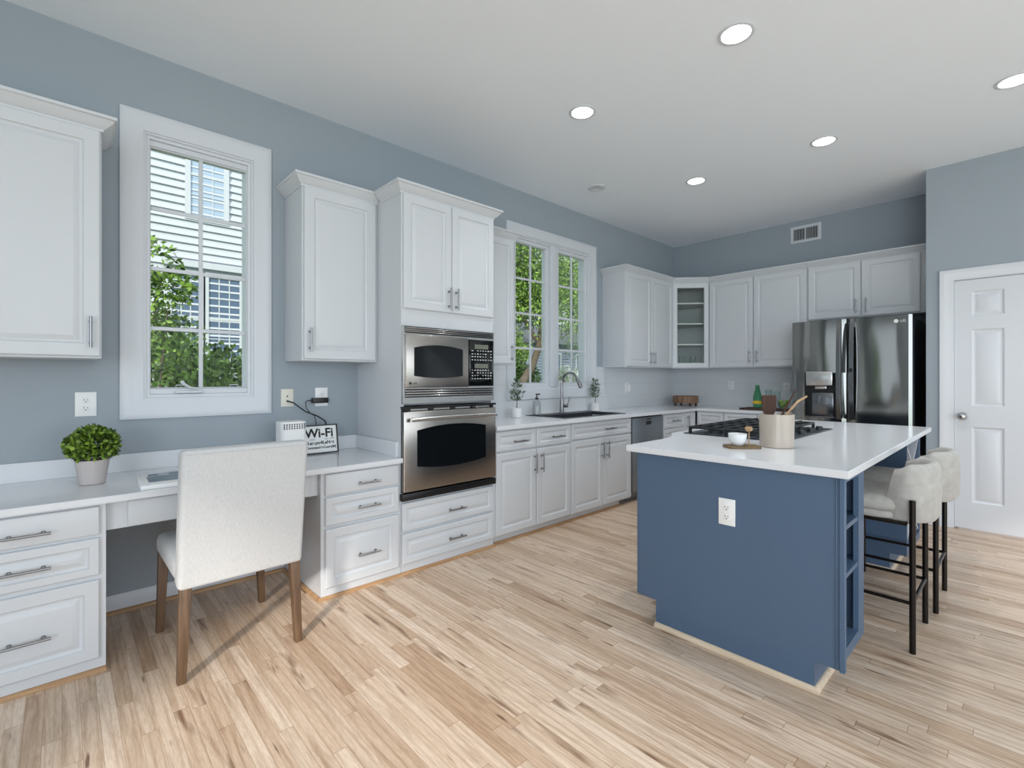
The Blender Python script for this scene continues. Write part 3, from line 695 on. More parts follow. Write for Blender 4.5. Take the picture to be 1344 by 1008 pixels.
# ------------------------------------------------------------------ appliances
def arcwin(F, u0, u1, v0, v1, rise, n, drop=None):
    """panel outline with a bowed top and bottom edge"""
    drop = rise if drop is None else drop; k = 14; P = []
    for i in range(k + 1):
        t = i / k; P.append(F.p(u0 + (u1 - u0) * t, v0 - drop * (1 - (2 * t - 1) ** 2), n))
    for i in range(k + 1):
        t = 1 - i / k; P.append(F.p(u0 + (u1 - u0) * t, v1 + rise * (1 - (2 * t - 1) ** 2), n))
    return P
NO = Vector((0, -1, 0))
r = thing('microwave', 'built-in stainless microwave in the oven tower above the wall oven', 'microwave', (2.0, 2.76, 1.11))
b = B(); b.fbox(FL, 1.632, 2.366, 1.115, 1.598, -3.2, -2.769); b.fbox(FL, 1.607, 2.386, 1.112, 1.622, -2.769, -2.752)
part('housing', b, M['steel_lt'], r, smooth=20)
for z, hh, q0, q1 in ((1.582, .0055, 1.575, 1.618), (1.160, .0075, 1.152, 1.208)):
    g = part('vent_grille', B().fbox(FL, 1.622, 2.374, q0, q1, -2.752, -2.7505), M['black'], r)
    for k in range(3):
        zz = z + k * (hh * 2 + .001); part('vent_slat', B().fbox(FL, 1.622, 2.374, zz, zz + hh, -2.7503, -2.737, .002, 1), M['steel_lt'], g)
d = part('door', B().fbox(FL, 1.622, 2.132, 1.216, 1.566, -2.752, -2.732, .006, 3), M['steel'], r)
part('window_surround', B().prism(arcwin(FL, 1.680, 2.076, 1.294, 1.480, .022, -2.732, .014), NO * .003), M['blackglass'], d)
part('window', B().prism(arcwin(FL, 1.700, 2.056, 1.312, 1.462, .018, -2.735, .011), NO * .001), M['microglass'], d)
bd = B(); bd.cyl(FL.p(1.652, 1.246, -2.732), FL.p(1.652, 1.246, -2.7312), .0085, seg=20); part('badge', merge(bd, text_mesh('profile', .013, FL, 1.684, 1.246, -2.7314)), M['black'], d)
c_ = part('control_panel', B().fbox(FL, 2.138, 2.366, 1.222, 1.558, -2.752, -2.734, .003, 2), M['blackglass'], r)
for z in (1.492, 1.352): part('display', B().fbox(FL, 2.186, 2.314, z, z + .032, -2.734, -2.733), M['display'], c_)
random.seed(3); b = B()
for vv in (1.478, 1.455, 1.435, 1.412, 1.337, 1.318, 1.298, 1.276):
    if vv == 1.337: part('keypad', b, M['key'], c_); b = B()
    for k in range(8):
        if random.random() < .15: continue
        u = 2.165 + k * .025; wd = random.choice((.004, .006, .008)); b.fbox(FL, u - wd, u + wd, vv - .0028, vv + .0028, -2.734, -2.7334)
part('keypad', b, M['key'], c_)

r = thing('built_in_oven', 'built-in stainless wall oven in the tower below the microwave', 'oven', (2.0, 2.76, .49))
part('housing', B().fbox(FL, 1.632, 2.366, .53, 1.085, -3.25, -2.769), M['black'], r)
b = B(); b.fbox(FL, 1.598, 2.388, 1.080, 1.094, -2.769, -2.728, .002, 1); b.fbox(FL, 1.604, 2.384, .535, 1.079, -2.769, -2.757); part('frame', b, M['black'], r)
d = part('door', B().fbox(FL, 1.602, 2.386, .540, 1.062, -2.757, -2.728, .006, 3), M['steel'], r)
part('window_surround', B().prism(arcwin(FL, 1.700, 2.284, .700, .936, .028, -2.728, .026), NO * .003), M['blackglass'], d)
part('window', B().prism(arcwin(FL, 1.735, 2.25, .722, .915, .024, -2.731, .022), NO * .001), M['ovenglass'], d)
b = B()
for k in range(4): b.fbox(FL, 1.66 + k * .18, 1.79 + k * .18, 1.066, 1.0775, -2.757, -2.742)
part('vent_strip', b, M['steel_lt'], r)
b = B(); k = 12; P = [FL.p(1.632 + .722 * i / k, 1.010 + .008 * (1 - (2 * i / k - 1) ** 2), -2.688 - .0 + .012 * (1 - (2 * i / k - 1) ** 2)) for i in range(k + 1)]
b.tube(P, .0135, 12)
for u in (1.665, 2.32): b.cyl(FL.p(u, 1.012, -2.728), FL.p(u, 1.012, -2.688), .010, seg=12)
part('handle', b, M['steel_lt'], d, 'bowed bright steel bar handle')
part('bottom_trim', B().fbox(FL, 1.594, 2.390, .484, .530, -2.769, -2.732, .004, 2), M['black'], r, 'black ventilation strip')

# fridge
r = thing('fridge', 'black stainless french-door fridge with water dispenser beside the pantry door wall', 'fridge', (5.9, 1.165, 0))
part('cabinet_body', B().fbox(FB, -1.636, -.684, .02, 1.825, -6.285, -5.545, .004, 1), M['fridge_side'], r)
part('door_gasket', B().fbox(FB, -1.63, -.69, .06, 1.815, -5.545, -5.532), M['black'], r)
def bow(u, a, c): t = (u - a) / (c - a); return -5.480 + .014 * (1 - (2 * t - 1) ** 2) - .016 * max(0, abs(2 * t - 1) - .9) / .1
def plan(a, c, u0, u1, z0, z1, b, k=14):
    us = [u0 + (u1 - u0) * i / k for i in range(k + 1)]
    b.prism([FB.p(u, z0, bow(u, a, c)) for u in us] + [FB.p(u1, z0, -5.53), FB.p(u0, z0, -5.53)], (0, 0, z1 - z0))
L0, L1, R0, R1 = -1.648, -1.181, -1.172, -.690
b = B(); plan(L0, L1, L0, L1, .82, .893, b); plan(L0, L1, L0, L1, 1.332, 1.847, b); plan(L0, L1, L0, -1.528, .893, 1.332, b, 6); plan(L0, L1, -1.255, L1, .893, 1.332, b, 6)
ld = part('door', b, M['fridge'], r, 'left door with a water and ice dispenser', smooth=25)
b = B(); plan(R0, R1, R0, R1, .82, 1.847, b, 20)
rd = part('door', b, M['fridge'], r, 'plain right door', smooth=25)
b = B(); plan(L0, R1, L0, R1, .10, .80, b, 20); fz = part('freezer_drawer', b, M['fridge'], r, smooth=25)
b = B(); b.tube([FB.p(-1.58 + .82 * i / 10, .735, -5.415 + .012 * math.sin(PI * i / 10)) for i in range(11)], .014, 10)
for u in (-1.55, -.79): b.cyl(FB.p(u, .735, -5.47), FB.p(u, .735, -5.415), .010)
part('handle', b, M['fridge_hdl'], fz)
for dd, u in ((ld, -1.232), (rd, -1.128)):
    b = B(); k = 12; A_ = [(.885 + .925 * i / k, -5.447 + .036 * math.sin(PI * i / k) ** .6) for i in range(k + 1)]
    b.prism([FB.p(u - .017, z, n) for z, n in A_] + [FB.p(u - .017, z, n - .016) for z, n in A_[::-1]], FB.u * .034)
    b.fbox(FB, u - .014, u + .014, .885, .93, -5.475, -5.45); b.fbox(FB, u - .014, u + .014, 1.765, 1.81, -5.475, -5.45)
    h = part('handle', b, M['fridge_hdl'], dd, smooth=25)
    if dd is rd: part('door_button', B().fbox(FB, u - .012, u + .012, 1.335, 1.372, -5.412, -5.405, .002, 1), M['black'], h)
b = B(); b.fbox(FB, -1.527, -1.256, .894, 1.331, -5.53, -5.526); b.fbox(FB, -1.527, -1.522, .894, 1.331, -5.526, -5.465); b.fbox(FB, -1.261, -1.256, .894, 1.331, -5.526, -5.465); b.fbox(FB, -1.522, -1.261, 1.325, 1.331, -5.526, -5.465)
dp = part('dispenser_recess', b, M['black'], ld, smooth=0)
b = B(); b.fbox(FB, -1.512, -1.285, 1.205, 1.345, -5.50, -5.445, .006, 2); b.fbox(FB, -1.44, -1.34, 1.17, 1.20, -5.51, -5.47, .006, 2); part('dispenser_controls', b, M['steel_lt'], ld)
b = B(); b.fbox(FB, -1.475, -1.29, .905, 1.135, -5.525, -5.505, .006, 2); b.tube([FB.p(-1.41, 1.10, -5.5), FB.p(-1.41, 1.03, -5.485), FB.p(-1.34, 1.03, -5.485), FB.p(-1.34, 1.10, -5.5)], .006, 8); part('dispenser_paddle', b, M['fridge_hdl'], ld)
part('dispenser_tray', B().fbox(FB, -1.52, -1.262, .894, .904, -5.525, -5.452, .003, 1), M['fridge_hdl'], ld)
bd = B(); bn = bow(-.80, R0, R1); bd.cyl(FB.p(-.80, 1.792, bn - .004), FB.p(-.80, 1.792, bn + .001), .017, seg=24)
part('badge', merge(bd, text_mesh('LG', .034, FB, -.752, 1.792, bn - .003, .002)), M['key'], rd, 'round pale emblem and letters')

# sink, tap
r = thing('kitchen_sink', 'charcoal drop-in sink in the worktop under the kitchen window', 'sink', (3.79, 3.09, .914))
b = B(); pr = [(0, .914), (0, .9165), (.006, .919), (.020, .919), (.028, .912), (.034, .78), (.06, .735)]
FU = Fr((0, 0, 0), (1, 0, 0), (0, 1, 0))
rings = []
for i, z in pr:
    y1 = SY1 - (i if i < .021 else i + .075)
    rings.append([b.bm.verts.new(p) for p in ((SX0 + i, SY0 + i, z), (SX1 - i, SY0 + i, z), (SX1 - i, y1, z), (SX0 + i, y1, z))])
for A, Bv in zip(rings, rings[1:]):
    for k in range(4): b.bm.faces.new([A[k], A[(k + 1) % 4], Bv[(k + 1) % 4], Bv[k]])
b.bm.faces.new(rings[-1]); part('basin', b, M['sinkmat'], r, smooth=20)
part('drain', B().cyl((3.79, 3.05, .735), (3.79, 3.05, .738), .045, seg=24), M['nickel'], r)
r = thing('kitchen_tap', 'brushed steel gooseneck pull-down tap behind the sink', 'tap', (3.80, 3.305, .919))
b = B(); b.cyl((3.80, 3.305, .919), (3.80, 3.305, .926), .028, seg=24); b.cyl((3.80, 3.305, .926), (3.80, 3.305, 1.05), .0225, seg=24); part('base', b, M['nickel'], r)
P = [(3.80, 3.305, 1.05), (3.80, 3.305, 1.15), (3.80, 3.305, 1.235)]
for i in range(1, 13):
    a = PI * i / 12 * .88; P.append((3.80 + .012 * i / 12, 3.305 - .10 + .10 * math.cos(a), 1.235 + .10 * math.sin(a)))
part('spout', B().tube(P, .0135, 14), M['nickel'], r)
e1, e0 = Vector(P[-1]), Vector(P[-2]); dd = (e1 - e0).normalized()
part('spray_head', B().cyl(e1 - dd * .01, e1 + dd * .10, .0155, .0215, 20), M['nickel'], r)
b = B(); b.cyl((3.82, 3.295, .99), (3.865, 3.285, .99), .017, seg=16); b.tube([(3.855, 3.287, .99), (3.875, 3.28, 1.02), (3.895, 3.275, 1.085)], .006, 10); part('lever', b, M['nickel'], r)

# ------------------------------------------------------------------ island
r = thing('kitchen_island', 'navy blue kitchen island with an open end bookcase', 'island', (3.3, 1.0, 0))
b = B()
b.prism([FB.p(u, v, -2.263) for u, v in ((-1.41, .132), (-1.31, .132), (-1.31, .0), (-.592, .0), (-.592, .122), (-.505, .122), (-.505, .888), (-1.41, .888))], (-.018, 0, 0))
b.box(2.264, .85, .125, 4.60, 1.405, .888); b.box(2.264, .86, 0, 4.55, 1.30, .125)
part('carcass', b, M['blue'], r, smooth=0)
for q in ((2.248, 1.411, .132, 2.270, 1.424, .888), (2.275, 1.406, .14, 2.31, 1.430, .880), (2.238, .486, .118, 2.2645, .5045, .888), (2.2395, .512, .122, 2.2455, .519, .888)):
    part('corner_strip', B().box(*q, .002, 1), M['blue'], r)
b = B()
b.box(2.2655, .505, .122, 2.285, .84, .888); b.box(2.56, .505, .122, 2.66, .525, .888); b.box(2.64, .525, .122, 2.66, .849, .888); b.box(2.285, .505, .852, 2.56, .84, .888); b.box(2.285, .505, .122, 2.56, .84, .170); b.box(2.285, .83, .17, 2.64, .849, .852); b.box(2.2655, .592, 0, 2.66, .859, .122)
part('bookcase', b, M['blue'], r, smooth=0)
for z in (.652, .452): part('shelf', B().box(2.286, .508, z, 2.639, .829, z + .02, .001, 1), M['blue'], r)
b = B()
b.box(4.0, .530, .122, 4.03, .849, .888); b.box(4.53, .530, .122, 4.56, .849, .888); b.box(4.03, .530, .85, 4.53, .849, .888); b.box(4.03, .530, .122, 4.53, .849, .17); b.box(4.03, .80, .17, 4.53, .849, .85); b.box(4.01, .620, 0, 4.55, .859, .122)
part('wine_rack_cabinet', b, M['blue'], r, smooth=0)
b = B()
def strip(b, x0, z0, x1, z1):
    d = Vector((x1 - x0, 0, z1 - z0)).normalized() * .0; t = Vector((-(z1 - z0), 0, x1 - x0)).normalized() * .006
    b.prism([Vector((x0, .536, z0)) + t, Vector((x1, .536, z1)) + t, Vector((x1, .536, z1)) - t, Vector((x0, .536, z0)) - t], (0, .26, 0))
strip(b, 4.036, .19, 4.524, .515); strip(b, 4.524, .19, 4.036, .515); strip(b, 4.036, .52, 4.524, .84); strip(b, 4.524, .52, 4.036, .84)
part('lattice', b, M['white'], r, 'white crossed lattice', smooth=0)
pr = [(0, 0), (.018, 0), (.018, .007), (.014, .016), (.006, .021), (0, .021)]
for q in ([(2.66, .592), (2.245, .592), (2.245, 1.312)], [(4.55, .620), (4.01, .620), (4.01, .85)]):
    part('shoe_moulding', B().sweep(q, pr, lambda u, v, z: (u, v, z)), M['shoe_pale'], r, 'pale wood shoe moulding')
b = B(); pts = [(2.212, .466), (4.65, .476), (4.65, 1.47), (4.22, 1.472), (4.0, 1.60), (2.94, 1.60), (2.74, 1.492), (2.62, 1.472), (2.212, 1.470)]
b.prism([(x, y, .8885) for x, y in pts], (0, 0, .0315)); bmesh.ops.bevel(b.bm, geom=list(b.bm.edges), offset=.003, segments=2, affect='EDGES')
one('island_worktop', b, M['quartz'], 'white quartz worktop on the blue island', 'worktop', (3.3, 1.0, .8885), smooth=30)
def outlet(F, u, v, n, label, group=None, m='plate', wd=.078, ht=.122, sockets=True):
    r = thing('power_outlet', label, 'outlet', F.p(u, v, n), group)
    part('cover_plate', B().fbox(F, u - wd / 2, u + wd / 2, v - ht / 2, v + ht / 2, n, n + .006, .002, 2), M[m], r)
    if sockets:
        for s in (-1, 1):
            c = v + s * .021
            o = part('socket', B().fbox(F, u - .017, u + .017, c - .0165, c + .0165, n + .006, n + .008, .002, 2), M[m], r)
            b = B(); b.fbox(F, u - .008, u - .0055, c - .002, c + .007, n + .008, n + .0085); b.fbox(F, u + .0055, u + .008, c - .002, c + .006, n + .008, n + .0085); b.cyl(F.p(u, c - .009, n + .0075), F.p(u, c - .009, n + .0085), .0028, seg=10)
            part('slots', b, M['slot'], o)
    return r
outlet(FB, -.945, .662, -2.245, 'white wall outlet on the blue island end panel', wd=.076, ht=.122)
outlet(FL, .092, 1.142, -WY, 'white wall outlet above the boxwood plant', wd=.086, ht=.128)
r = outlet(FL, 1.336, 1.148, -WY, 'white wall outlet with a black adapter plugged in', wd=.088, ht=.13)
outlet(FB, -2.60, 1.185, -BX + .008, 'white outlet on the tile between the round wooden stand and the bottle', wd=.078, ht=.12)
r = outlet(FL, 5.12, 1.165, -WY + .008, 'white wall outlet with a charger on the tile under the two-door cabinet', wd=.078, ht=.12)
one('charger', B().fbox(FL, 5.10, 5.145, 1.115, 1.20, -WY + .0165, -WY + .055, .006, 2), M['plate'], 'white plug-in charger on the tile wall', 'charger', (5.12, 3.36, 1.115))
r = thing('cable_outlet', 'ivory cable jack plate right of the tall window', 'outlet', FL.p(1.106, 1.148, -WY))
part('cover_plate', B().fbox(FL, 1.066, 1.146, 1.088, 1.206, -WY, -WY + .006, .002, 2), M['ivory'], r)
b = B(); b.cyl(FL.p(1.106, 1.158, -WY + .006), FL.p(1.106, 1.158, -WY + .0075), .005, seg=12); b.cyl(FL.p(1.106, 1.125, -WY + .006), FL.p(1.106, 1.125, -WY + .014), .006, seg=12); part('jack', b, M['slot'], r)
r = outlet(FB, -1.95, 1.165, -BX + .008, 'white outlet on the tile behind the drinking glasses', wd=.078, ht=.12)

# cooktop
r = thing('cooktop', 'black gas cooktop with cast-iron grates in the island worktop', 'cooktop', (3.45, 1.23, .92))
KX0, KX1, KY0, KY1 = 2.945, 3.94, .925, 1.520
b = B(); b.box(KX0, KY0, .9202, KX1, KY1, .927, .003, 2); part('pan', b, M['enamel'], r)
KW = (KX1 - KX0 - .06) / 3
for k in range(3):
    x0 = KX0 + .03 + k * KW + .004; x1 = x0 + KW - .008; y0, y1 = 1.035, 1.495; b = B(); zt = .968; t = .007
    for y in (y0, y1): b.box(x0, y - t, zt - .014, x1, y + t, zt, .002, 1)
    for x in (x0 + t, x1 - t): b.box(x - t, y0, zt - .014, x + t, y1, zt, .002, 1)
    for q in range(1, 6):
        y = y0 + (y1 - y0) * q / 6; b.box(x0, y - .0055, zt - .012, x1, y + .0055, zt + .006, .002, 1)
    b.box((x0 + x1) / 2 - .006, y0, zt - .012, (x0 + x1) / 2 + .006, y1, zt + .001, .002, 1)
    for x in (x0 + .008, x1 - .008):
        for y in (y0, (y0 + y1) / 2, y1): b.box(x - .008, y - .008, .927, x + .008, y + .008, zt - .01)
    part('grate', b, M['iron'], r)
for x, y in ((3.11, 1.15), (3.11, 1.385), (3.442, 1.265), (3.775, 1.15), (3.775, 1.385)):
    b = B(); b.lathe((x, y, .927), [(.05, 0), (.048, .012), (.036, .014), (.036, .022), (.03, .026), (0, .026)], 24); part('burner', b, M['iron'], r)
for k in range(5):
    x = 3.06 + k * .19; b = B(); b.lathe((x, .978, .927), [(.021, 0), (.020, .018), (.017, .021), (0, .021)], 20); part('control_knob', b, M['iron'], r)

# things on the island
r = thing('utensil_crock', 'greige stoneware crock of cooking utensils at the near corner of the cooktop', 'crock', (2.735, .895, .92))
part('jar', B().lathe((2.735, .895, .9202), [(.076, 0), (.080, .003), (.081, .08), (.083, .165), (.083, .172), (.078, .172), (.076, .16), (.074, .012), (0, .012)], 40), M['crock'], r, smooth=30)
CR = Vector((2.735, .895, .932))
rt = Vector((.7304, -.683, 0)); fw_ = Vector((.683, .7304, 0))     # across and away, as the spatula blade happens to stand
r = thing('spatula', 'dark brown wooden spatula standing in the stoneware crock', 'spatula', CR)
FS_ = Fr(CR + rt * -.035, rt, -fw_)
b = B(); b.prism([FS_.p(u, v, -.004) for u, v in ((-.018, .150), (.018, .150), (.034, .178), (.038, .215), (.038, .250), (.032, .258), (-.032, .258), (-.038, .250), (-.038, .215), (-.034, .178))], -fw_ * -.008)
part('blade', b, M['dwood'], r); part('handle', B().tube([CR + Vector((.0, 0, .001)) + rt * -.01, FS_.p(0, .155, 0)], .008, 10), M['dwood'], r)
r = thing('wooden_spoon', 'dark thin wooden spoon handle leaning right in the stoneware crock', 'spoon', CR)
part('handle', B().tube([CR + rt * -.03 + fw_ * .02 + Vector((0, 0, .001)), CR + rt * .055 + fw_ * .03 + Vector((0, 0, .17)), CR + rt * .125 + fw_ * .04 + Vector((0, 0, .285))], .005, 10, [.008, .006, .0035]), M['dwood'], r)
r = thing('wooden_spoon', 'light wooden spoon handle leaning farthest right in the stoneware crock', 'spoon', CR)
part('handle', B().tube([CR + rt * -.02 - fw_ * .01 + Vector((0, 0, .001)), CR + rt * .058 + Vector((0, 0, .165)), CR + rt * .115 + fw_ * .005 + Vector((0, 0, .225)), CR + rt * .165 + fw_ * .01 + Vector((0, 0, .252))], .005, 10, [.009, .006, .006, .005]), M['lwood'], r)
cp = Vector((2.565, 1.005, .92))
b = B(); k = 10; pl = []
for a, c, x0, y0 in ((0, PI / 2, .062, .03), (PI / 2, PI, -.062, .03), (PI, 1.5 * PI, -.062, -.03), (1.5 * PI, 2 * PI, .062, -.03)):
    for i in range(5):
        t = a + (c - a) * i / 4; q = rt * (x0 + .022 * math.cos(t)) + fw_ * (y0 + .022 * math.sin(t)); pl.append(cp + q + Vector((0, 0, .0003)))
b.prism(pl, (0, 0, .013)); one('serving_board', b, M['olivewood'], 'small olive-brown wooden board under the white cup on the island', 'board', cp, smooth=30)
cc = cp + rt * -.022 + Vector((0, 0, .0135))
b = B(); b.lathe(cc, [(.022, 0), (.026, .002), (.038, .02), (.043, .042), (.045, .060), (.042, .060), (.040, .042), (.034, .02), (0, .007)], 32)
one('cup', b, M['ceramic'], 'small white ceramic cup on the wooden board by the cooktop', 'cup', cc)
b = B(); hp = cp + rt * .030 + fw_ * -.012 + Vector((0, 0, .0135)); b.tube([hp, hp + Vector((0, 0, .075)) + rt * .002], .003, 8); b.lathe(hp + Vector((0, 0, .07)), [(.004, 0), (.016, .006), (.019, .018), (.014, .026), (.006, .022), (0, .02)], 16)
one('wooden_scoop', b, M['lwood'], 'tiny wooden scoop standing on the board beside the white cup', 'scoop', hp)
b = B()
for k in range(5): b.tube([(2.30 + .03 * math.cos(t) + .045, .545 + .03 * math.sin(t), .676 + .018 * k) for t in [2 * PI * i / 20 for i in range(21)]], .003, 6)
for t in (0, PI / 2, PI, 1.5 * PI): b.tube([(2.345 + .03 * math.cos(t), .545 + .03 * math.sin(t), .6725), (2.345 + .03 * math.cos(t), .545 + .03 * math.sin(t), .755)], .0025, 6)
one('wire_holder', b, M['copper'], 'small copper wire holder on the top shelf of the island bookcase', 'holder', (2.345, .545, .672))

# ------------------------------------------------------------------ bar stools
def stool(label, loc):
    r = thing('bar_stool', label, 'stool', (0, 0, 0), 'bar stools at the island')
    for x in (-.205, .205):
        part('leg', B().tube([(x, 0, 0), (x, 0, .71)], .0125, 14), M['bronze'], r)
        part('leg', B().tube([(x * .97, .40, 0), (x * .97, .40, .60)], .0125, 14), M['bronze'], r)
    for x in (-.205, .205): part('stretcher', B().tube([(x, .01, .23), (x * .985, .20, .23), (x * .97, .39, .23)], .0085, 10), M['bronze'], r)
    part('footrest', B().tube([(-.195, .40, .232), (.195, .40, .232)], .0085, 10), M['bronze'], r)
    part('stretcher', B().tube([(-.20, 0, .232), (.20, 0, .232)], .0085, 10), M['bronze'], r)
    b = B(); b.box(-.20, .02, .585, .20, .40, .602, .004, 1); part('seat_frame', b, M['bronze'], r)
    # seat cushion: rounded slab
    def slabring(b, z, sc_, cy_=.228, a=.208, d=.212, k=40):
        R = []
        for i in range(k):
            t = 2 * PI * i / k; ct, st = math.cos(t), math.sin(t)
            R.append(b.bm.verts.new((a * sc_ * math.copysign(abs(ct) ** .55, ct), cy_ + d * sc_ * math.copysign(abs(st) ** .55, st), z)))
        return R
    def stack(b, prof):
        rs = [slabring(b, z, s) for z, s in prof]
        for A, Bv in zip(rs, rs[1:]):
            for i in range(len(A)): b.bm.faces.new([A[i], A[(i + 1) % len(A)], Bv[(i + 1) % len(A)], Bv[i]])
        b.bm.faces.new(rs[0][::-1]); b.bm.faces.new(rs[-1])
    b = B(); stack(b, [(.602, .93), (.606, .98), (.616, 1.0), (.632, 1.0), (.640, .97)]); part('seat_base', b, M['velvet'], r, smooth=60)
    b = B(); stack(b, [(.640, .95), (.648, 1.01), (.668, 1.03), (.690, 1.0), (.704, .93), (.712, .80), (.717, .55), (.718, .25)]); part('seat_cushion', b, M['velvet'], r, smooth=60)
    # curved back: a padded shell bowed round the rear legs
    b = B(); K = 36; rs = []; bot, top = .598, .872; h = top - bot
    for i in range(K + 1):
        th = math.radians(-96 + 192 * i / K); s, c = math.sin(th), math.cos(th)
        f = min(1, max(0, (abs(math.degrees(th)) - 50) / 46)); f = f * f * (3 - 2 * f); tp = top - .030 * f ** 3; fat = 1 - .55 * f ** 6
        def pt(rad, z):
            rad *= fat; k_ = (z - bot) / h
            return b.bm.verts.new(((.158 + rad) * math.copysign(abs(s) ** .80, s), .075 - (.115 + rad) * math.copysign(abs(c) ** .86, c) + f * .03 * (1 - 1.9 * k_), z))
        rs.append([pt(.010, bot + .004), pt(.026, bot), pt(.038, bot + .02), pt(.044, bot + h * .45), pt(.040, tp - .035), pt(.030, tp - .010), pt(.012, tp), pt(-.006, tp - .010), pt(-.014, tp - .04), pt(-.014, bot + h * .45), pt(-.008, bot + .02)])
    for A, Bv in zip(rs, rs[1:]):
        n = len(A)
        for j in range(n): b.bm.faces.new([A[j], A[(j + 1) % n], Bv[(j + 1) % n], Bv[j]])
    b.bm.faces.new(rs[0]); b.bm.faces.new(rs[-1][::-1])
    part('backrest', b, M['velvet'], r, smooth=70)
    r.location = loc; return r
st = stool('greige velvet bar stool nearest the open bookcase end of the island', (3.093, .362, 0))
s2 = copy_tree(st); s2.location = (3.682, .338, 0); s2['label'] = 'greige velvet bar stool farther along, nearer the fridge and the pantry door'

# ------------------------------------------------------------------ desk chair
r = thing('desk_chair', 'off-white upholstered desk chair with brown wooden legs at the desk', 'chair', (0, 0, 0))
hw = .253
b = B()
def tb(y, z): return y - (z - .40) * .145            # lean of the back
prs = [(0.0, .40), (.0, .99)]
K = [(-hw, 0), (hw, 0), (hw, .085), (-hw, .085)]
lo = [(x, tb(-.30, .385) + y, .385 + (.02 if y else 0)) for x, y in K]; hi = [(x * .995, tb(-.30, .985) + y, .985) for x, y in K]
b.hexa(lo + hi, .02, 4); part('backrest', b, M['linen'], r, smooth=60)
b = B(); b.box(-hw + .002, -.205, .395, hw - .002, .31, .50, .035, 4); bmesh.ops.subdivide_edges(b.bm, edges=[], cuts=1); part('seat', b, M['linen'], r, smooth=60)
b = B(); zz = .968
b.tube([(-hw + .012, tb(-.30, zz) - .0015, zz), (hw - .012, tb(-.30, zz) - .0015, zz)], .0022, 6); part('piping', b, M['linen'], r)
for x in (-.238, .238):
    for y, kk in ((-.27, 1), (.285, 0)):
        b = B(); t, s = .022, .016; dy = -.012 if kk else 0; xs_ = x * .93
        b.hexa([(x + q * s, y + dy + w_ * s, 0) for q, w_ in ((-1, -1), (1, -1), (1, 1), (-1, 1))] + [(xs_ + q * t, y + w_ * t, .40) for q, w_ in ((-1, -1), (1, -1), (1, 1), (-1, 1))], .003, 2)
        part('leg', b, M['walnut'], r)
r.location = (.600, 2.705, 0); r.rotation_euler = (0, 0, math.radians(0.5))

# ------------------------------------------------------------------ things on the desk
random.seed(11)
pc_ = Vector((.108, 3.11, .766))
r = thing('boxwood_plant', 'round green boxwood plant in a pale cement pot on the desk', 'plant', pc_)
part('pot', B().lathe(pc_ + Vector((0, 0, .0003)), [(.046, 0), (.050, .003), (.066, .112), (.067, .118), (.062, .118), (.060, .10), (0, .10)], 40), M['cement'], r, smooth=40)
b = B(); ce = pc_ + Vector((.006, 0, .192))
for i in range(2300):
    v = Vector((random.gauss(0, 1), random.gauss(0, 1), random.gauss(0, 1))).normalized()
    if v.z < -.75: continue
    rr = random.uniform(.66, .97) * (1 + .08 * math.sin(5 * v.x + 3 * v.z) + .06 * math.sin(7 * v.y))
    p = ce + Vector((v.x * .100 * rr, v.y * .098 * rr, v.z * .084 * rr)); d = (v + Vector((random.gauss(0, .5), random.gauss(0, .5), random.gauss(0, .5)))).normalized()
    ln_, wd_ = random.uniform(.015, .023), random.uniform(.006, .0088); sd = d.cross(Vector((random.gauss(0, 1), random.gauss(0, 1), random.gauss(0, 1)))).normalized()
    b.faces([p, p + d * ln_ * .3 + sd * wd_, p + d * ln_ * .75 + sd * wd_, p + d * ln_, p + d * ln_ * .75 - sd * wd_, p + d * ln_ * .3 - sd * wd_], [(0, 1, 2, 3, 4, 5)])
part('foliage', b, M['boxleaf'], r, smooth=0, recalc=False)
b = B()
for i in range(14):
    t = 2 * PI * i / 14; b.tube([pc_ + Vector((.02 * math.cos(t), .02 * math.sin(t), .095)), pc_ + Vector((.055 * math.cos(t), .055 * math.sin(t), .17))], .002, 5)
part('stems', b, M['bark'], r)
r = thing('picture_book', 'white picture book with a grey-blue seascape cover lying on the desk', 'book', (.38, 2.93, .766))
FT = lambda x, y, z: (x, y, z)
b = B(); b.hexa([(.262, 2.76, .7662), (.50, 2.76, .7662), (.50, 3.10, .7662), (.275, 3.10, .7662), (.262, 2.76, .786), (.50, 2.76, .786), (.50, 3.10, .786), (.275, 3.10, .786)], .003, 2); part('pages', b, M['paper'], r)
b = B(); b.faces([(.300, 2.83, .7866), (.47, 2.83, .7866), (.47, 2.99, .7866), (.305, 2.99, .7866)], [(0, 1, 2, 3)]); b.prism([(.315, 3.0, .7864), (.47, 3.0, .7864), (.47, 3.07, .7864), (.318, 3.07, .7864)], (0, 0, .0006)); part('cover_picture', b, M['seapic'], r, smooth=0)
part('bookmark_label', B().prism([(.352, 2.99, .7870), (.40, 2.98, .7870), (.405, 3.06, .7870), (.36, 3.065, .7870)], (0, 0, .0006)), M['nightglass'], r, 'dark blue label')
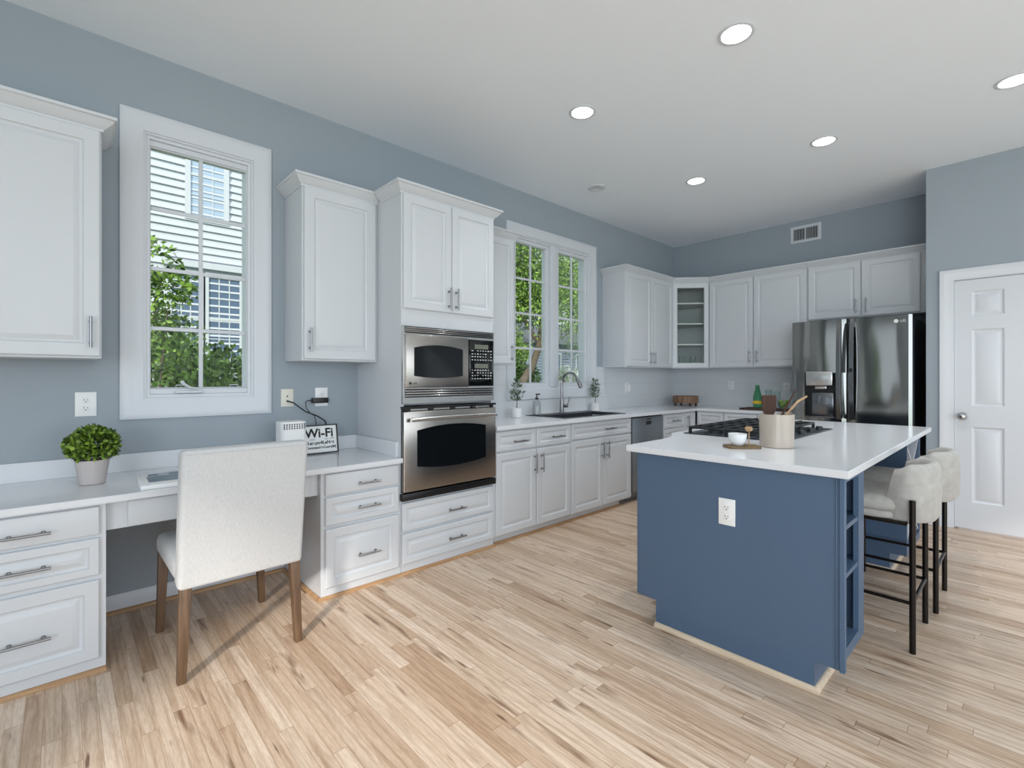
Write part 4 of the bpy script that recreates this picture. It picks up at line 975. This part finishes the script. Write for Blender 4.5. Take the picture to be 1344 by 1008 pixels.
# router, sign, cables
r = thing('wifi_router', 'white rounded router with a vented top rim behind the desk chair', 'router', (1.045, 3.14, .766))
def rrect(cx_, cy_, hw_, hd_, rd_, z, k=6):
    P = []
    for a, sx, sy in ((0, 1, 1), (PI / 2, -1, 1), (PI, -1, -1), (1.5 * PI, 1, -1)):
        for i in range(k):
            t = a + PI / 2 * i / (k - 1); P.append((cx_ + sx * (hw_ - rd_) + rd_ * math.cos(t), cy_ + sy * (hd_ - rd_) + rd_ * math.sin(t), z))
    return P
b = B(); b.prism(rrect(1.045, 3.14, .076, .066, .03, .7665), (0, 0, .245)); bmesh.ops.bevel(b.bm, geom=[e for e in b.bm.edges if abs(e.verts[0].co.z - e.verts[1].co.z) < 1e-5], offset=.004, segments=2, affect='EDGES')
part('case', b, M['plate'], r, smooth=40)
b = B()
for i in range(9):
    u = .985 + i * .015
    for z in (.966, .978, .990): b.fbox(FL, u - .0042, u + .0042, z, z + .008, -3.0745, -3.0735)
part('vent_slots', b, M['slot'], r, smooth=0)
FW = Fr((1.268, 3.30, .767), (1, -.02, 0), (0, -1, 0))
r = thing('wifi_sign', 'black framed white sign with hand lettering leaning on the desk by the router', 'sign', (1.268, 3.30, .767))
tl = .17
FWT = Fr((1.268, 3.285, .767), (1, -.02, 0), (0, -1, 0))
class Tilt(Fr):
    def p(s, u, v, n): return s.o + s.u * u + Vector((0, math.sin(tl), math.cos(tl))) * v + Vector((0, -math.cos(tl), math.sin(tl))) * n
FWT = Tilt((1.268, 3.27, .7675), (1, -.02, 0), (0, -1, 0))
b = B(); b.loops(FWT, -.135, .135, 0, .196, [(0, 0), (0, .012), (.0085, .012), (.0085, .004), (.0085, 0)], fill=False); part('sign_frame', b, M['black'], r, smooth=20)
part('sign_panel', B().fbox(FWT, -.1265, .1265, .0085, .1875, 0.001, .006), M['paper'], r, smooth=0)
t = merge(text_mesh('Wi-Fi', .084, FWT, .010, .137, .0064, bold=.0022), text_mesh('Lampo4LaNet', .031, FWT, .018, .074, .0064, bold=.0008), text_mesh('CommanderCourt(M)', .0225, FWT, .018, .042, .0064, bold=.0007))
for u0_, u1_, v_ in ((-.055, -.02, .095), (.045, .068, .095), (.08, .11, .097)): t.fbox(FWT, u0_, u1_, v_, v_ + .003, .0062, .0068)
part('lettering', t, M['ink'], r, smooth=0)
b = B(); b.tube([FL.p(1.106, 1.125, -WY + .013), FL.p(1.13, 1.115, -WY + .05), FL.p(1.20, 1.055, -3.33), FL.p(1.28, 1.02, -3.33), FL.p(1.335, .985, -3.34), FL.p(1.37, .92, -3.35), FL.p(1.36, .80, -3.355), FL.p(1.34, .7735, -3.35), FL.p(1.2, .7735, -3.345)], .0045, 8)
one('coaxial_cable', b, M['black'], 'thick black cable from the ivory jack down behind the sign', 'cable', FL.p(1.106, 1.125, -WY + .013), smooth=60)
r = thing('power_adapter', 'black power adapter plugged into the outlet above the sign', 'adapter', FL.p(1.33, 1.135, -WY + .0085))
part('case', B().fbox(FL, 1.262, 1.372, 1.106, 1.142, -WY + .0088, -WY + .045, .004, 2), M['black'], r)
b = B(); b.tube([FL.p(1.264, 1.124, -WY + .027), FL.p(1.235, 1.126, -WY + .03), FL.p(1.218, 1.118, -WY + .03), FL.p(1.222, 1.075, -WY + .03), FL.p(1.24, 1.045, -WY + .035), FL.p(1.272, 1.02, -WY + .045), FL.p(1.285, .98, -WY + .04), FL.p(1.285, .80, -WY + .035), FL.p(1.27, .7725, -WY + .035), FL.p(1.15, .7725, -WY + .05)], .0028, 8); part('cord', b, M['black'], r)

# ------------------------------------------------------------------ things around the sink and on the back counter
def sprig(name, label, loc, h, seed, group=None):
    random.seed(seed); lo_ = Vector(loc); r = thing(name, label, 'plant', lo_, group)
    part('pot', B().lathe(lo_ + Vector((0, 0, .0003)), [(.043, 0), (.047, .003), (.050, .085), (.047, .088), (.044, .08), (0, .078)], 32), M['ceramic'], r)
    b = B(); b.tube([lo_ + Vector((0, 0, .077)), lo_ + Vector((.004, 0, .15)), lo_ + Vector((.0, .004, h * .8))], .0035, 8, [.004, .0035, .002]); part('stem', b, M['bark'], r)
    b = B()
    for i in range(190):
        z = random.uniform(.145, h); a = random.uniform(0, 2 * PI); q = math.sin(PI * min(1, (z - .10) / (h - .08))) ; rad = random.uniform(.0, .055) * q
        p = lo_ + Vector((rad * math.cos(a), rad * math.sin(a), z)); d = Vector((math.cos(a) * .75, math.sin(a) * .75, random.uniform(.35, 1.3)))
        b.leaf(p, d, random.uniform(.028, .05), random.uniform(.004, .0065))
    part('foliage', b, M['oliveleaf'], r, smooth=0, recalc=False); return r
sprig('potted_herb', 'small olive-leaved plant in a white pot left of the soap bottle', (3.09, 3.24, .914), .35, 5)
sprig('potted_herb', 'small olive-leaved plant in a white pot right of the tap', (4.36, 3.30, .914), .34, 9)
r = thing('soap_dispenser', 'clear soap bottle with a black pump left of the tap', 'bottle', (3.42, 3.30, .919))
b = B(); b.lathe((3.42, 3.30, .9192), [(.034, 0), (.037, .003), (.037, .115), (.030, .135), (.015, .142), (.015, .150), (0, .150)], 28); part('bottle', b, M['soap'], r)
b = B(); b.lathe((3.42, 3.30, .9205), [(.032, 0), (.0345, .002), (.0345, .09), (0, .09)], 28); part('liquid_soap', b, M['ceramic'], r)
b = B(); b.lathe((3.42, 3.30, 1.0693), [(.017, 0), (.017, .018), (.006, .02), (.006, .045), (.012, .046), (.012, .056), (0, .056)], 18); b.fbox(FL, 3.413, 3.427, 1.116, 1.126, -3.30, -3.258); part('pump', b, M['black'], r)
# round slatted wood stand in the corner
tc_ = Vector((6.03, 3.085, .914))
r = thing('wooden_stand', 'round brown slatted wooden stand on legs in the worktop corner', 'stand', tc_)
b = B(); b.lathe(tc_ + Vector((0, 0, .036)), [(.150, 0), (.158, .003), (.160, .09), (.156, .094), (.146, .094), (.145, .07), (0, .07)], 48); part('bowl', b, M['traywood'], r, smooth=30)
for k in range(4):
    t = PI / 4 + PI / 2 * k + .1; c_ = tc_ + Vector((.140 * math.cos(t), .140 * math.sin(t), 0)); part('leg', B().box(c_.x - .011, c_.y - .011, .9143, c_.x + .011, c_.y + .011, .952, .002, 1), M['dwood'], r)
# board with bottle, glasses and lime bowl
b = B(); b.box(5.79, 1.79, .9143, 6.09, 2.30, .932, .004, 2); one('serving_board', b, M['dwood'], 'dark wooden board under the green bottle on the back counter', 'board', (5.94, 2.04, .9143))
bc = Vector((5.90, 2.135, .9323))
r = thing('glass_bottle', 'green glass bottle with a yellow label on the dark board', 'bottle', bc)
b = B(); b.lathe(bc, [(.044, 0), (.048, .004), (.048, .125), (.044, .155), (.030, .20), (.024, .225), (.024, .255), (.027, .257), (.027, .268), (.021, .268), (.021, .235), (.040, .15), (.044, .12), (.044, .006), (0, .006)], 28); part('bottle', b, M['greenglass'], r)
b = B(); b.lathe(bc + Vector((0, 0, .05)), [(.0485, 0), (.0488, .001), (.0488, .034), (.0485, .035)], 28); part('label', b, M['label'], r)
r_ = None
for i, (x, y, h, lb) in enumerate(((5.93, 2.025, .215, 'tall clear drinking glass right of the green bottle'), (5.99, 1.955, .195, 'clear drinking glass just behind the spatula, farther right of the bottle'))):
    b = B(); b.lathe((x, y, .9323), [(.032, 0), (.035, .003), (.039, h), (.0365, h), (.033, .012), (0, .012)], 24); one('drinking_glass', b, M['tumbler'], lb, 'glass', (x, y, .9323), 'glasses on the dark board')
lb_ = Vector((5.92, 1.86, .9323))
one('glass_bowl', B().lathe(lb_, [(.035, 0), (.04, .003), (.062, .04), (.068, .10), (.065, .10), (.059, .042), (.036, .008), (0, .008)], 32), M['tumbler'], 'clear glass bowl of limes beside the fridge', 'bowl', lb_)
random.seed(2)
for k, (dx, dy, dz) in enumerate(((-.023, .010, .042), (.024, -.008, .044), (-.006, .026, .080), (.004, -.024, .084))):
    b = B(); b.ball(lb_ + Vector((dx, dy, dz)), .0205, 1.12, 1, 1, 18, 12)
    one('lime', b, M['lime'], 'green lime in the clear glass bowl', 'lime', lb_ + Vector((dx, dy, dz)), 'limes in the glass bowl')
for i, (s, lb) in enumerate(((.135, 'left of two small glasses on the lowest shelf of the glass corner cabinet'), (.275, 'right of two small glasses on the lowest shelf of the glass corner cabinet'))):
    p = FG.p(s, 1.4255, -.07); b = B(); b.lathe(p, [(.026, 0), (.030, .003), (.036, .06), (.034, .075), (.034, .082), (.037, .10), (.039, .138), (.037, .138), (.034, .10), (.028, .012), (0, .012)], 24)
    one('drinking_glass', b, M['tumbler'], lb, 'glass', p, 'glasses in the corner cabinet')

# ------------------------------------------------------------------ ceiling lights, speaker, air grille
LP = [(2.63, 1.06, 'recessed ceiling light above the front of the island, nearest of all'), (2.63, 2.10, 'recessed ceiling light in front of the sink window, nearer one'), (4.32, 1.075, 'recessed ceiling light above the far end of the island'), (4.32, 2.105, 'recessed ceiling light farthest back, near the round ceiling speaker'), (4.30, .05, 'recessed ceiling light near the pantry door, cut by the photo edge')]
for x, y, lb in LP:
    r = thing('ceiling_light', lb, 'light', (x, y, CZ), 'recessed ceiling lights')
    b = B(); b.lathe((x, y, CZ), [(.092, -.0005), (.092, -.004), (.086, -.007), (.074, -.006), (.072, -.003), (.072, -.0005)], 40); part('trim_ring', b, M['trim'], r)
    b = B(); b.cyl((x, y, CZ - .0042), (x, y, CZ - .0006), .0715, seg=40); part('lamp_lens', b, M['lamp'], r)
    d = bpy.data.lights.new('downlight', 'SPOT'); d.energy = 42; d.spot_size = math.radians(112); d.spot_blend = 1.0; d.shadow_soft_size = .07; d.color = (.95, .98, 1)
    o = bpy.data.objects.new('downlight', d); C.objects.link(o); o.parent = r; o.location = (0, 0, -.02)
b = B(); b.lathe((3.77, 2.835, CZ), [(.085, -.0005), (.085, -.006), (.078, -.010), (.055, -.012), (.05, -.008), (0, -.008)], 36); one('ceiling_speaker', b, M['trim'], 'round white unlit fixture on the ceiling near the window wall', 'speaker', (3.77, 2.835, CZ))
r = thing('air_vent', 'white wall air vent high above the fridge wall cabinets', 'vent', FB.p(-1.753, 2.96, -BX))
part('frame', B().loops(FB, -1.91, -1.595, 2.862, 3.058, [(0, -BX), (0, -BX + .008), (.006, -BX + .012), (.03, -BX + .010), (.034, -BX + .002), (.034, -BX)], fill=False), M['trim'], r)
part('backing', B().fbox(FB, -1.88, -1.625, 2.89, 3.03, -BX, -BX + .0015), M['slot'], r)
b = B()
for k in range(15):
    u = -1.868 + k * .0165; b.hexa([FB.p(u, 2.893, -BX + .002), FB.p(u + .002, 2.893, -BX + .002), FB.p(u + .009, 2.893, -BX + .010), FB.p(u + .007, 2.893, -BX + .010), FB.p(u, 3.027, -BX + .002), FB.p(u + .002, 3.027, -BX + .002), FB.p(u + .009, 3.027, -BX + .010), FB.p(u + .007, 3.027, -BX + .010)])
b.fbox(FB, -1.757, -1.749, 2.89, 3.03, -BX + .002, -BX + .012); part('louvres', b, M['trim'], r, smooth=0)

# ------------------------------------------------------------------ outdoors
def gz(x, y): return -.45 + 1.2 * max(0, min(1, (y - 5) / 16))
b = B(); n = 24; V = [[b.bm.verts.new((RX - .15 + 66 * i / n, WY + .16 + 60 * (j / n) ** 1.4, gz(0, WY + .16 + 60 * (j / n) ** 1.4))) for i in range(n + 1)] for j in range(n + 1)]
for j in range(n):
    for i in range(n): b.bm.faces.new([V[j][i], V[j][i + 1], V[j + 1][i + 1], V[j + 1][i]])
o = finish('lawn', b, M['lawn'], (0, 0, 0), 60, False); o['kind'] = 'structure'
b = B(); b.box(-30, -30, -.6, RX - .16, 12.0, -.5); b.box(RX - .16, -30, -.6, 12, RY - .16, -.5); o = finish('ground_rear', b, M['lawn'], (0, 0, 0), 0); o['kind'] = 'structure'
def siding(b, x0, x1, y, z0, z1, pitch):
    z = z0
    while z < z1:
        e = min(z + pitch, z1); b.hexa([(x0, y - .055, z), (x1, y - .055, z), (x1, y + .05, z), (x0, y + .05, z), (x0, y - .004, e), (x1, y - .004, e), (x1, y + .05, e), (x0, y + .05, e)]); z = e
def outwin(r, x0, x1, y, z0, z1, glass, cols, rows, y_rail=True):
    F = Fr((0, y, 0), (1, 0, 0), (0, -1, 0)); f_ = .09
    w_ = part('window', B().loops(F, x0 - f_, x1 + f_, z0 - f_, z1 + f_, [(0, 0), (0, .05), (f_, .05), (f_, 0)], fill=False), M['siding'], r, smooth=0)
    part('pane', B().fbox(F, x0, x1, z0, z1, .012, .02), M[glass], w_, smooth=0)
    b = B()
    for k in range(1, cols): u = x0 + (x1 - x0) * k / cols; b.fbox(F, u - .009, u + .009, z0, z1, .0205, .030)
    for k in range(1, rows): v = z0 + (z1 - z0) * k / rows; hh = .028 if (y_rail and k * 2 == rows) else .008; b.fbox(F, x0, x1, v - hh, v + hh, .0205, .036)
    part('muntins', b, M['siding'], w_, smooth=0)
r = thing('house', 'white lap-sided neighbouring house seen through the tall single window', 'house', (1, 12, 0))
b = B(); siding(b, -8, 7.0, 11.0, -.4, 8.5, .147); b.box(-8, 11.05, -.4, 7.0, 18, 8.5); part('wall', b, M['siding'], r, smooth=0)
b = B(); b.hexa([(-8.4, 10.5, 8.4), (7.4, 10.5, 8.4), (7.4, 18.5, 8.4), (-8.4, 18.5, 8.4), (-8.4, 14.4, 11.4), (7.4, 14.4, 11.4), (7.4, 14.6, 11.4), (-8.4, 14.6, 11.4)]); part('roof', b, M['roofing'], r, smooth=0)
outwin(r, 1.80, 2.36, 10.978, 4.42, 6.0, 'blind', 3, 4)
outwin(r, 1.50, 1.95, 10.978, 1.65, 3.25, 'nightglass', 3, 4)
outwin(r, 2.10, 2.64, 10.978, 1.65, 3.25, 'nightglass', 3, 4)

b = B(); b.box(1.36, 10.86, 3.40, 2.78, 10.978, 3.52); part('window_head', b, M['siding'], r, smooth=0)
r = thing('house', 'grey-blue distant house beyond the lawn, seen through the sink window', 'house', (23, 22, 0))
b = B(); siding(b, 20.5, 28.5, 20.0, .95, 3.4, .17); b.box(20.5, 20.05, .95, 28.5, 27, 3.4); part('wall', b, M['siding_grey'], r, smooth=0)
b = B(); b.hexa([(20.1, 19.6, 3.35), (28.9, 19.6, 3.35), (28.9, 27.5, 3.35), (20.1, 27.5, 3.35), (20.1, 23.4, 5.2), (28.9, 23.4, 5.2), (28.9, 23.6, 5.2), (20.1, 23.6, 5.2)]); part('roof', b, M['roofing'], r, smooth=0)
outwin(r, 21.75, 22.15, 19.975, 1.75, 2.75, 'nightglass', 2, 3, False); outwin(r, 22.4, 22.8, 19.975, 1.75, 2.75, 'nightglass', 2, 3, False); outwin(r, 24.4, 25.0, 19.975, 1.75, 2.75, 'nightglass', 2, 3, False)
b = B(); b.box(20.5, 19.985, .60, 28.5, 20.04, .95); part('foundation', b, M['roofing'], r, smooth=0)

def crownleaves(b, c, rad, n, ln, seed, lumps=9, flat=.8, shell=.55):
    rnd = random.Random(seed); random.seed(seed); c = Vector(c); L_ = []
    for k in range(lumps):
        v = Vector((rnd.gauss(0, 1), rnd.gauss(0, 1), rnd.gauss(0, 1))).normalized() * rad * rnd.uniform(.25, .72); v.z *= flat
        L_.append((c + v, rad * rnd.uniform(.34, .58)))
    for i in range(n):
        q, rr = rnd.choice(L_); v = Vector((rnd.gauss(0, 1), rnd.gauss(0, 1), rnd.gauss(0, 1))).normalized()
        p = q + v * rr * rnd.uniform(shell, 1.0); d = (v + Vector((rnd.gauss(0, .7), rnd.gauss(0, .7), rnd.gauss(-.1, .6)))).normalized()
        s = ln * rnd.uniform(.6, 1.3); b.leaf(p, d, s, s * .26)
def shrub(name, label, base, c, rad, n, ln, m, seed, flat=.9, group='shrubs outside the tall window', cat='shrub', trunk=.03, lumps=10):
    base = Vector(base); r = thing(name, label, cat, base, group)
    b = B(); crownleaves(b, c, rad, n, ln, seed, lumps, flat); part('foliage', b, M[m], r, smooth=0, recalc=False)
    rnd = random.Random(seed + 99); b = B(); c = Vector(c)
    for k in range(7 if cat == 'shrub' else 5):
        e = c + Vector((rnd.gauss(0, .45), rnd.gauss(0, .45), rnd.uniform(-.3, .5))) * rad; m_ = base.lerp(e, .5) + Vector((rnd.gauss(0, .1), rnd.gauss(0, .1), 0)) * rad
        b.tube([base, m_, e], trunk, 6, [trunk, trunk * .65, trunk * .25])
    part('branches' if cat == 'shrub' else 'trunk', b, M['bark'], r); return r
shrub('shrub', 'tall loose green shrub rising at the left of the tall window view', (.72, 7.7, gz(0, 7.7)), (.76, 7.7, 2.1), .66, 2400, .085, 'shrubleaf', 21, 1.75)
shrub('shrub', 'broad dense green shrub filling the lower part of the tall window view', (.98, 5.6, gz(0, 5.6)), (.98, 5.6, .86), .84, 6500, .075, 'shrubleaf', 22, 1.1)
shrub('shrub', 'light green shrub standing at the right against the white house', (2.25, 8.0, gz(0, 8.0)), (2.22, 8.0, 1.2), .62, 2600, .085, 'shrubleaf', 23, 1.3)
shrub('shrub', 'green shrub close to the lower windows of the white house', (1.55, 9.7, gz(0, 9.7)), (1.55, 9.7, 1.35), .68, 2400, .10, 'shrubleaf', 25, 1.1)
# curving tree outside the sink window
r = thing('tree', 'curving brown tree trunk with leaves outside the sink window', 'tree', (8.6, 9.0, gz(0, 9)), 'trees outside the sink window')
b = B(); P = [(8.2, 9.0, gz(0, 9) - .05), (8.42, 9.0, .55), (8.72, 9.0, 1.08), (9.12, 9.0, 1.55), (9.42, 9.02, 2.1), (9.58, 9.05, 2.7), (9.62, 9.2, 3.9)]
b.tube(P, .1, 10, [.16, .13, .115, .105, .09, .075, .04]); b.tube([(9.44, 9.03, 2.2), (9.0, 9.2, 2.9), (8.5, 9.3, 3.8)], .05, 8, [.06, .045, .02]); b.tube([(9.58, 9.06, 2.7), (10.1, 9.2, 3.4), (10.6, 9.4, 4.0)], .05, 8, [.06, .045, .02]); part('trunk', b, M['bark'], r)
b = B(); crownleaves(b, (9.3, 9.2, 4.0), 2.0, 22000, .082, 31, 22, 1.0, .15); part('foliage', b, M['treeleaf'], r, smooth=0, recalc=False)
for i, (x, y, h, rad, n, mm, lb) in enumerate(((14.9, 11.6, 4.5, 2.1, 16000, 'treeleaf', 'bright green tree in the right half of the sink window view'), (12.0, 17.6, 5.2, 2.3, 8000, 'plumleaf', 'dusky tree high behind the curving trunk'), (21.6, 15.6, 4.4, 2.7, 10000, 'treeleaf', 'green tree farther back, in front of the distant house'), (13.0, 26.0, 6.0, 3.4, 7000, 'treeleaf', 'tall green tree far behind the dusky tree'), (33.5, 24.0, 6.0, 4.0, 7000, 'treeleaf', 'far green tree to the right of the distant house'), (23.0, 33.5, 7.5, 4.4, 7000, 'treeleaf', 'farthest green tree behind the distant house'), (16.6, 17.6, 2.9, 1.2, 5000, 'treeleaf', 'small green tree at the left end of the distant house'), (12.7, 13.1, 1.6, .85, 4000, 'treeleaf', 'low dark green tree just behind the curving trunk'))):
    shrub('tree', lb, (x, y, gz(0, y)), (x, y, h), rad, n, .11 + .07 * (rad > 2.9), mm, 40 + i, .9, 'trees outside the sink window', 'tree', .12, 13)
shrub('blossom_shrub', 'white-flowering shrub low in the right half of the sink window', (13.2, 11.0, gz(0, 11.0)), (13.2, 11.0, 1.0), 1.05, 5000, .10, 'blossom', 61, .8, 'shrubs outside the sink window')
# trees behind the house, outside the rear windows
for x, y, h, rad, lb in ((-9.5, 4.6, 1.6, 1.9, 'green tree outside the rear window, mirrored in the fridge door'),):
    shrub('tree', lb, (x, y, -.5), (x, y, h), rad, 3500, .22, 'treeleaf', int(x * -7), .9, 'trees behind the room', 'tree', .12, 13)

# repeats that were built one by one carry their group as well
for o in list(C.objects):
    g = {'upper_cabinet': 'white wall cabinets', 'drawer_cabinet': 'desk drawer cabinets', 'base_cabinet': 'white base cabinets', 'power_outlet': 'white power outlets', 'potted_herb': 'potted plants by the sink', 'wooden_spoon': 'spoons in the stoneware crock'}.get(o.name.split('.')[0])
    if g and o.parent is None and 'category' in o and 'group' not in o: o['group'] = g
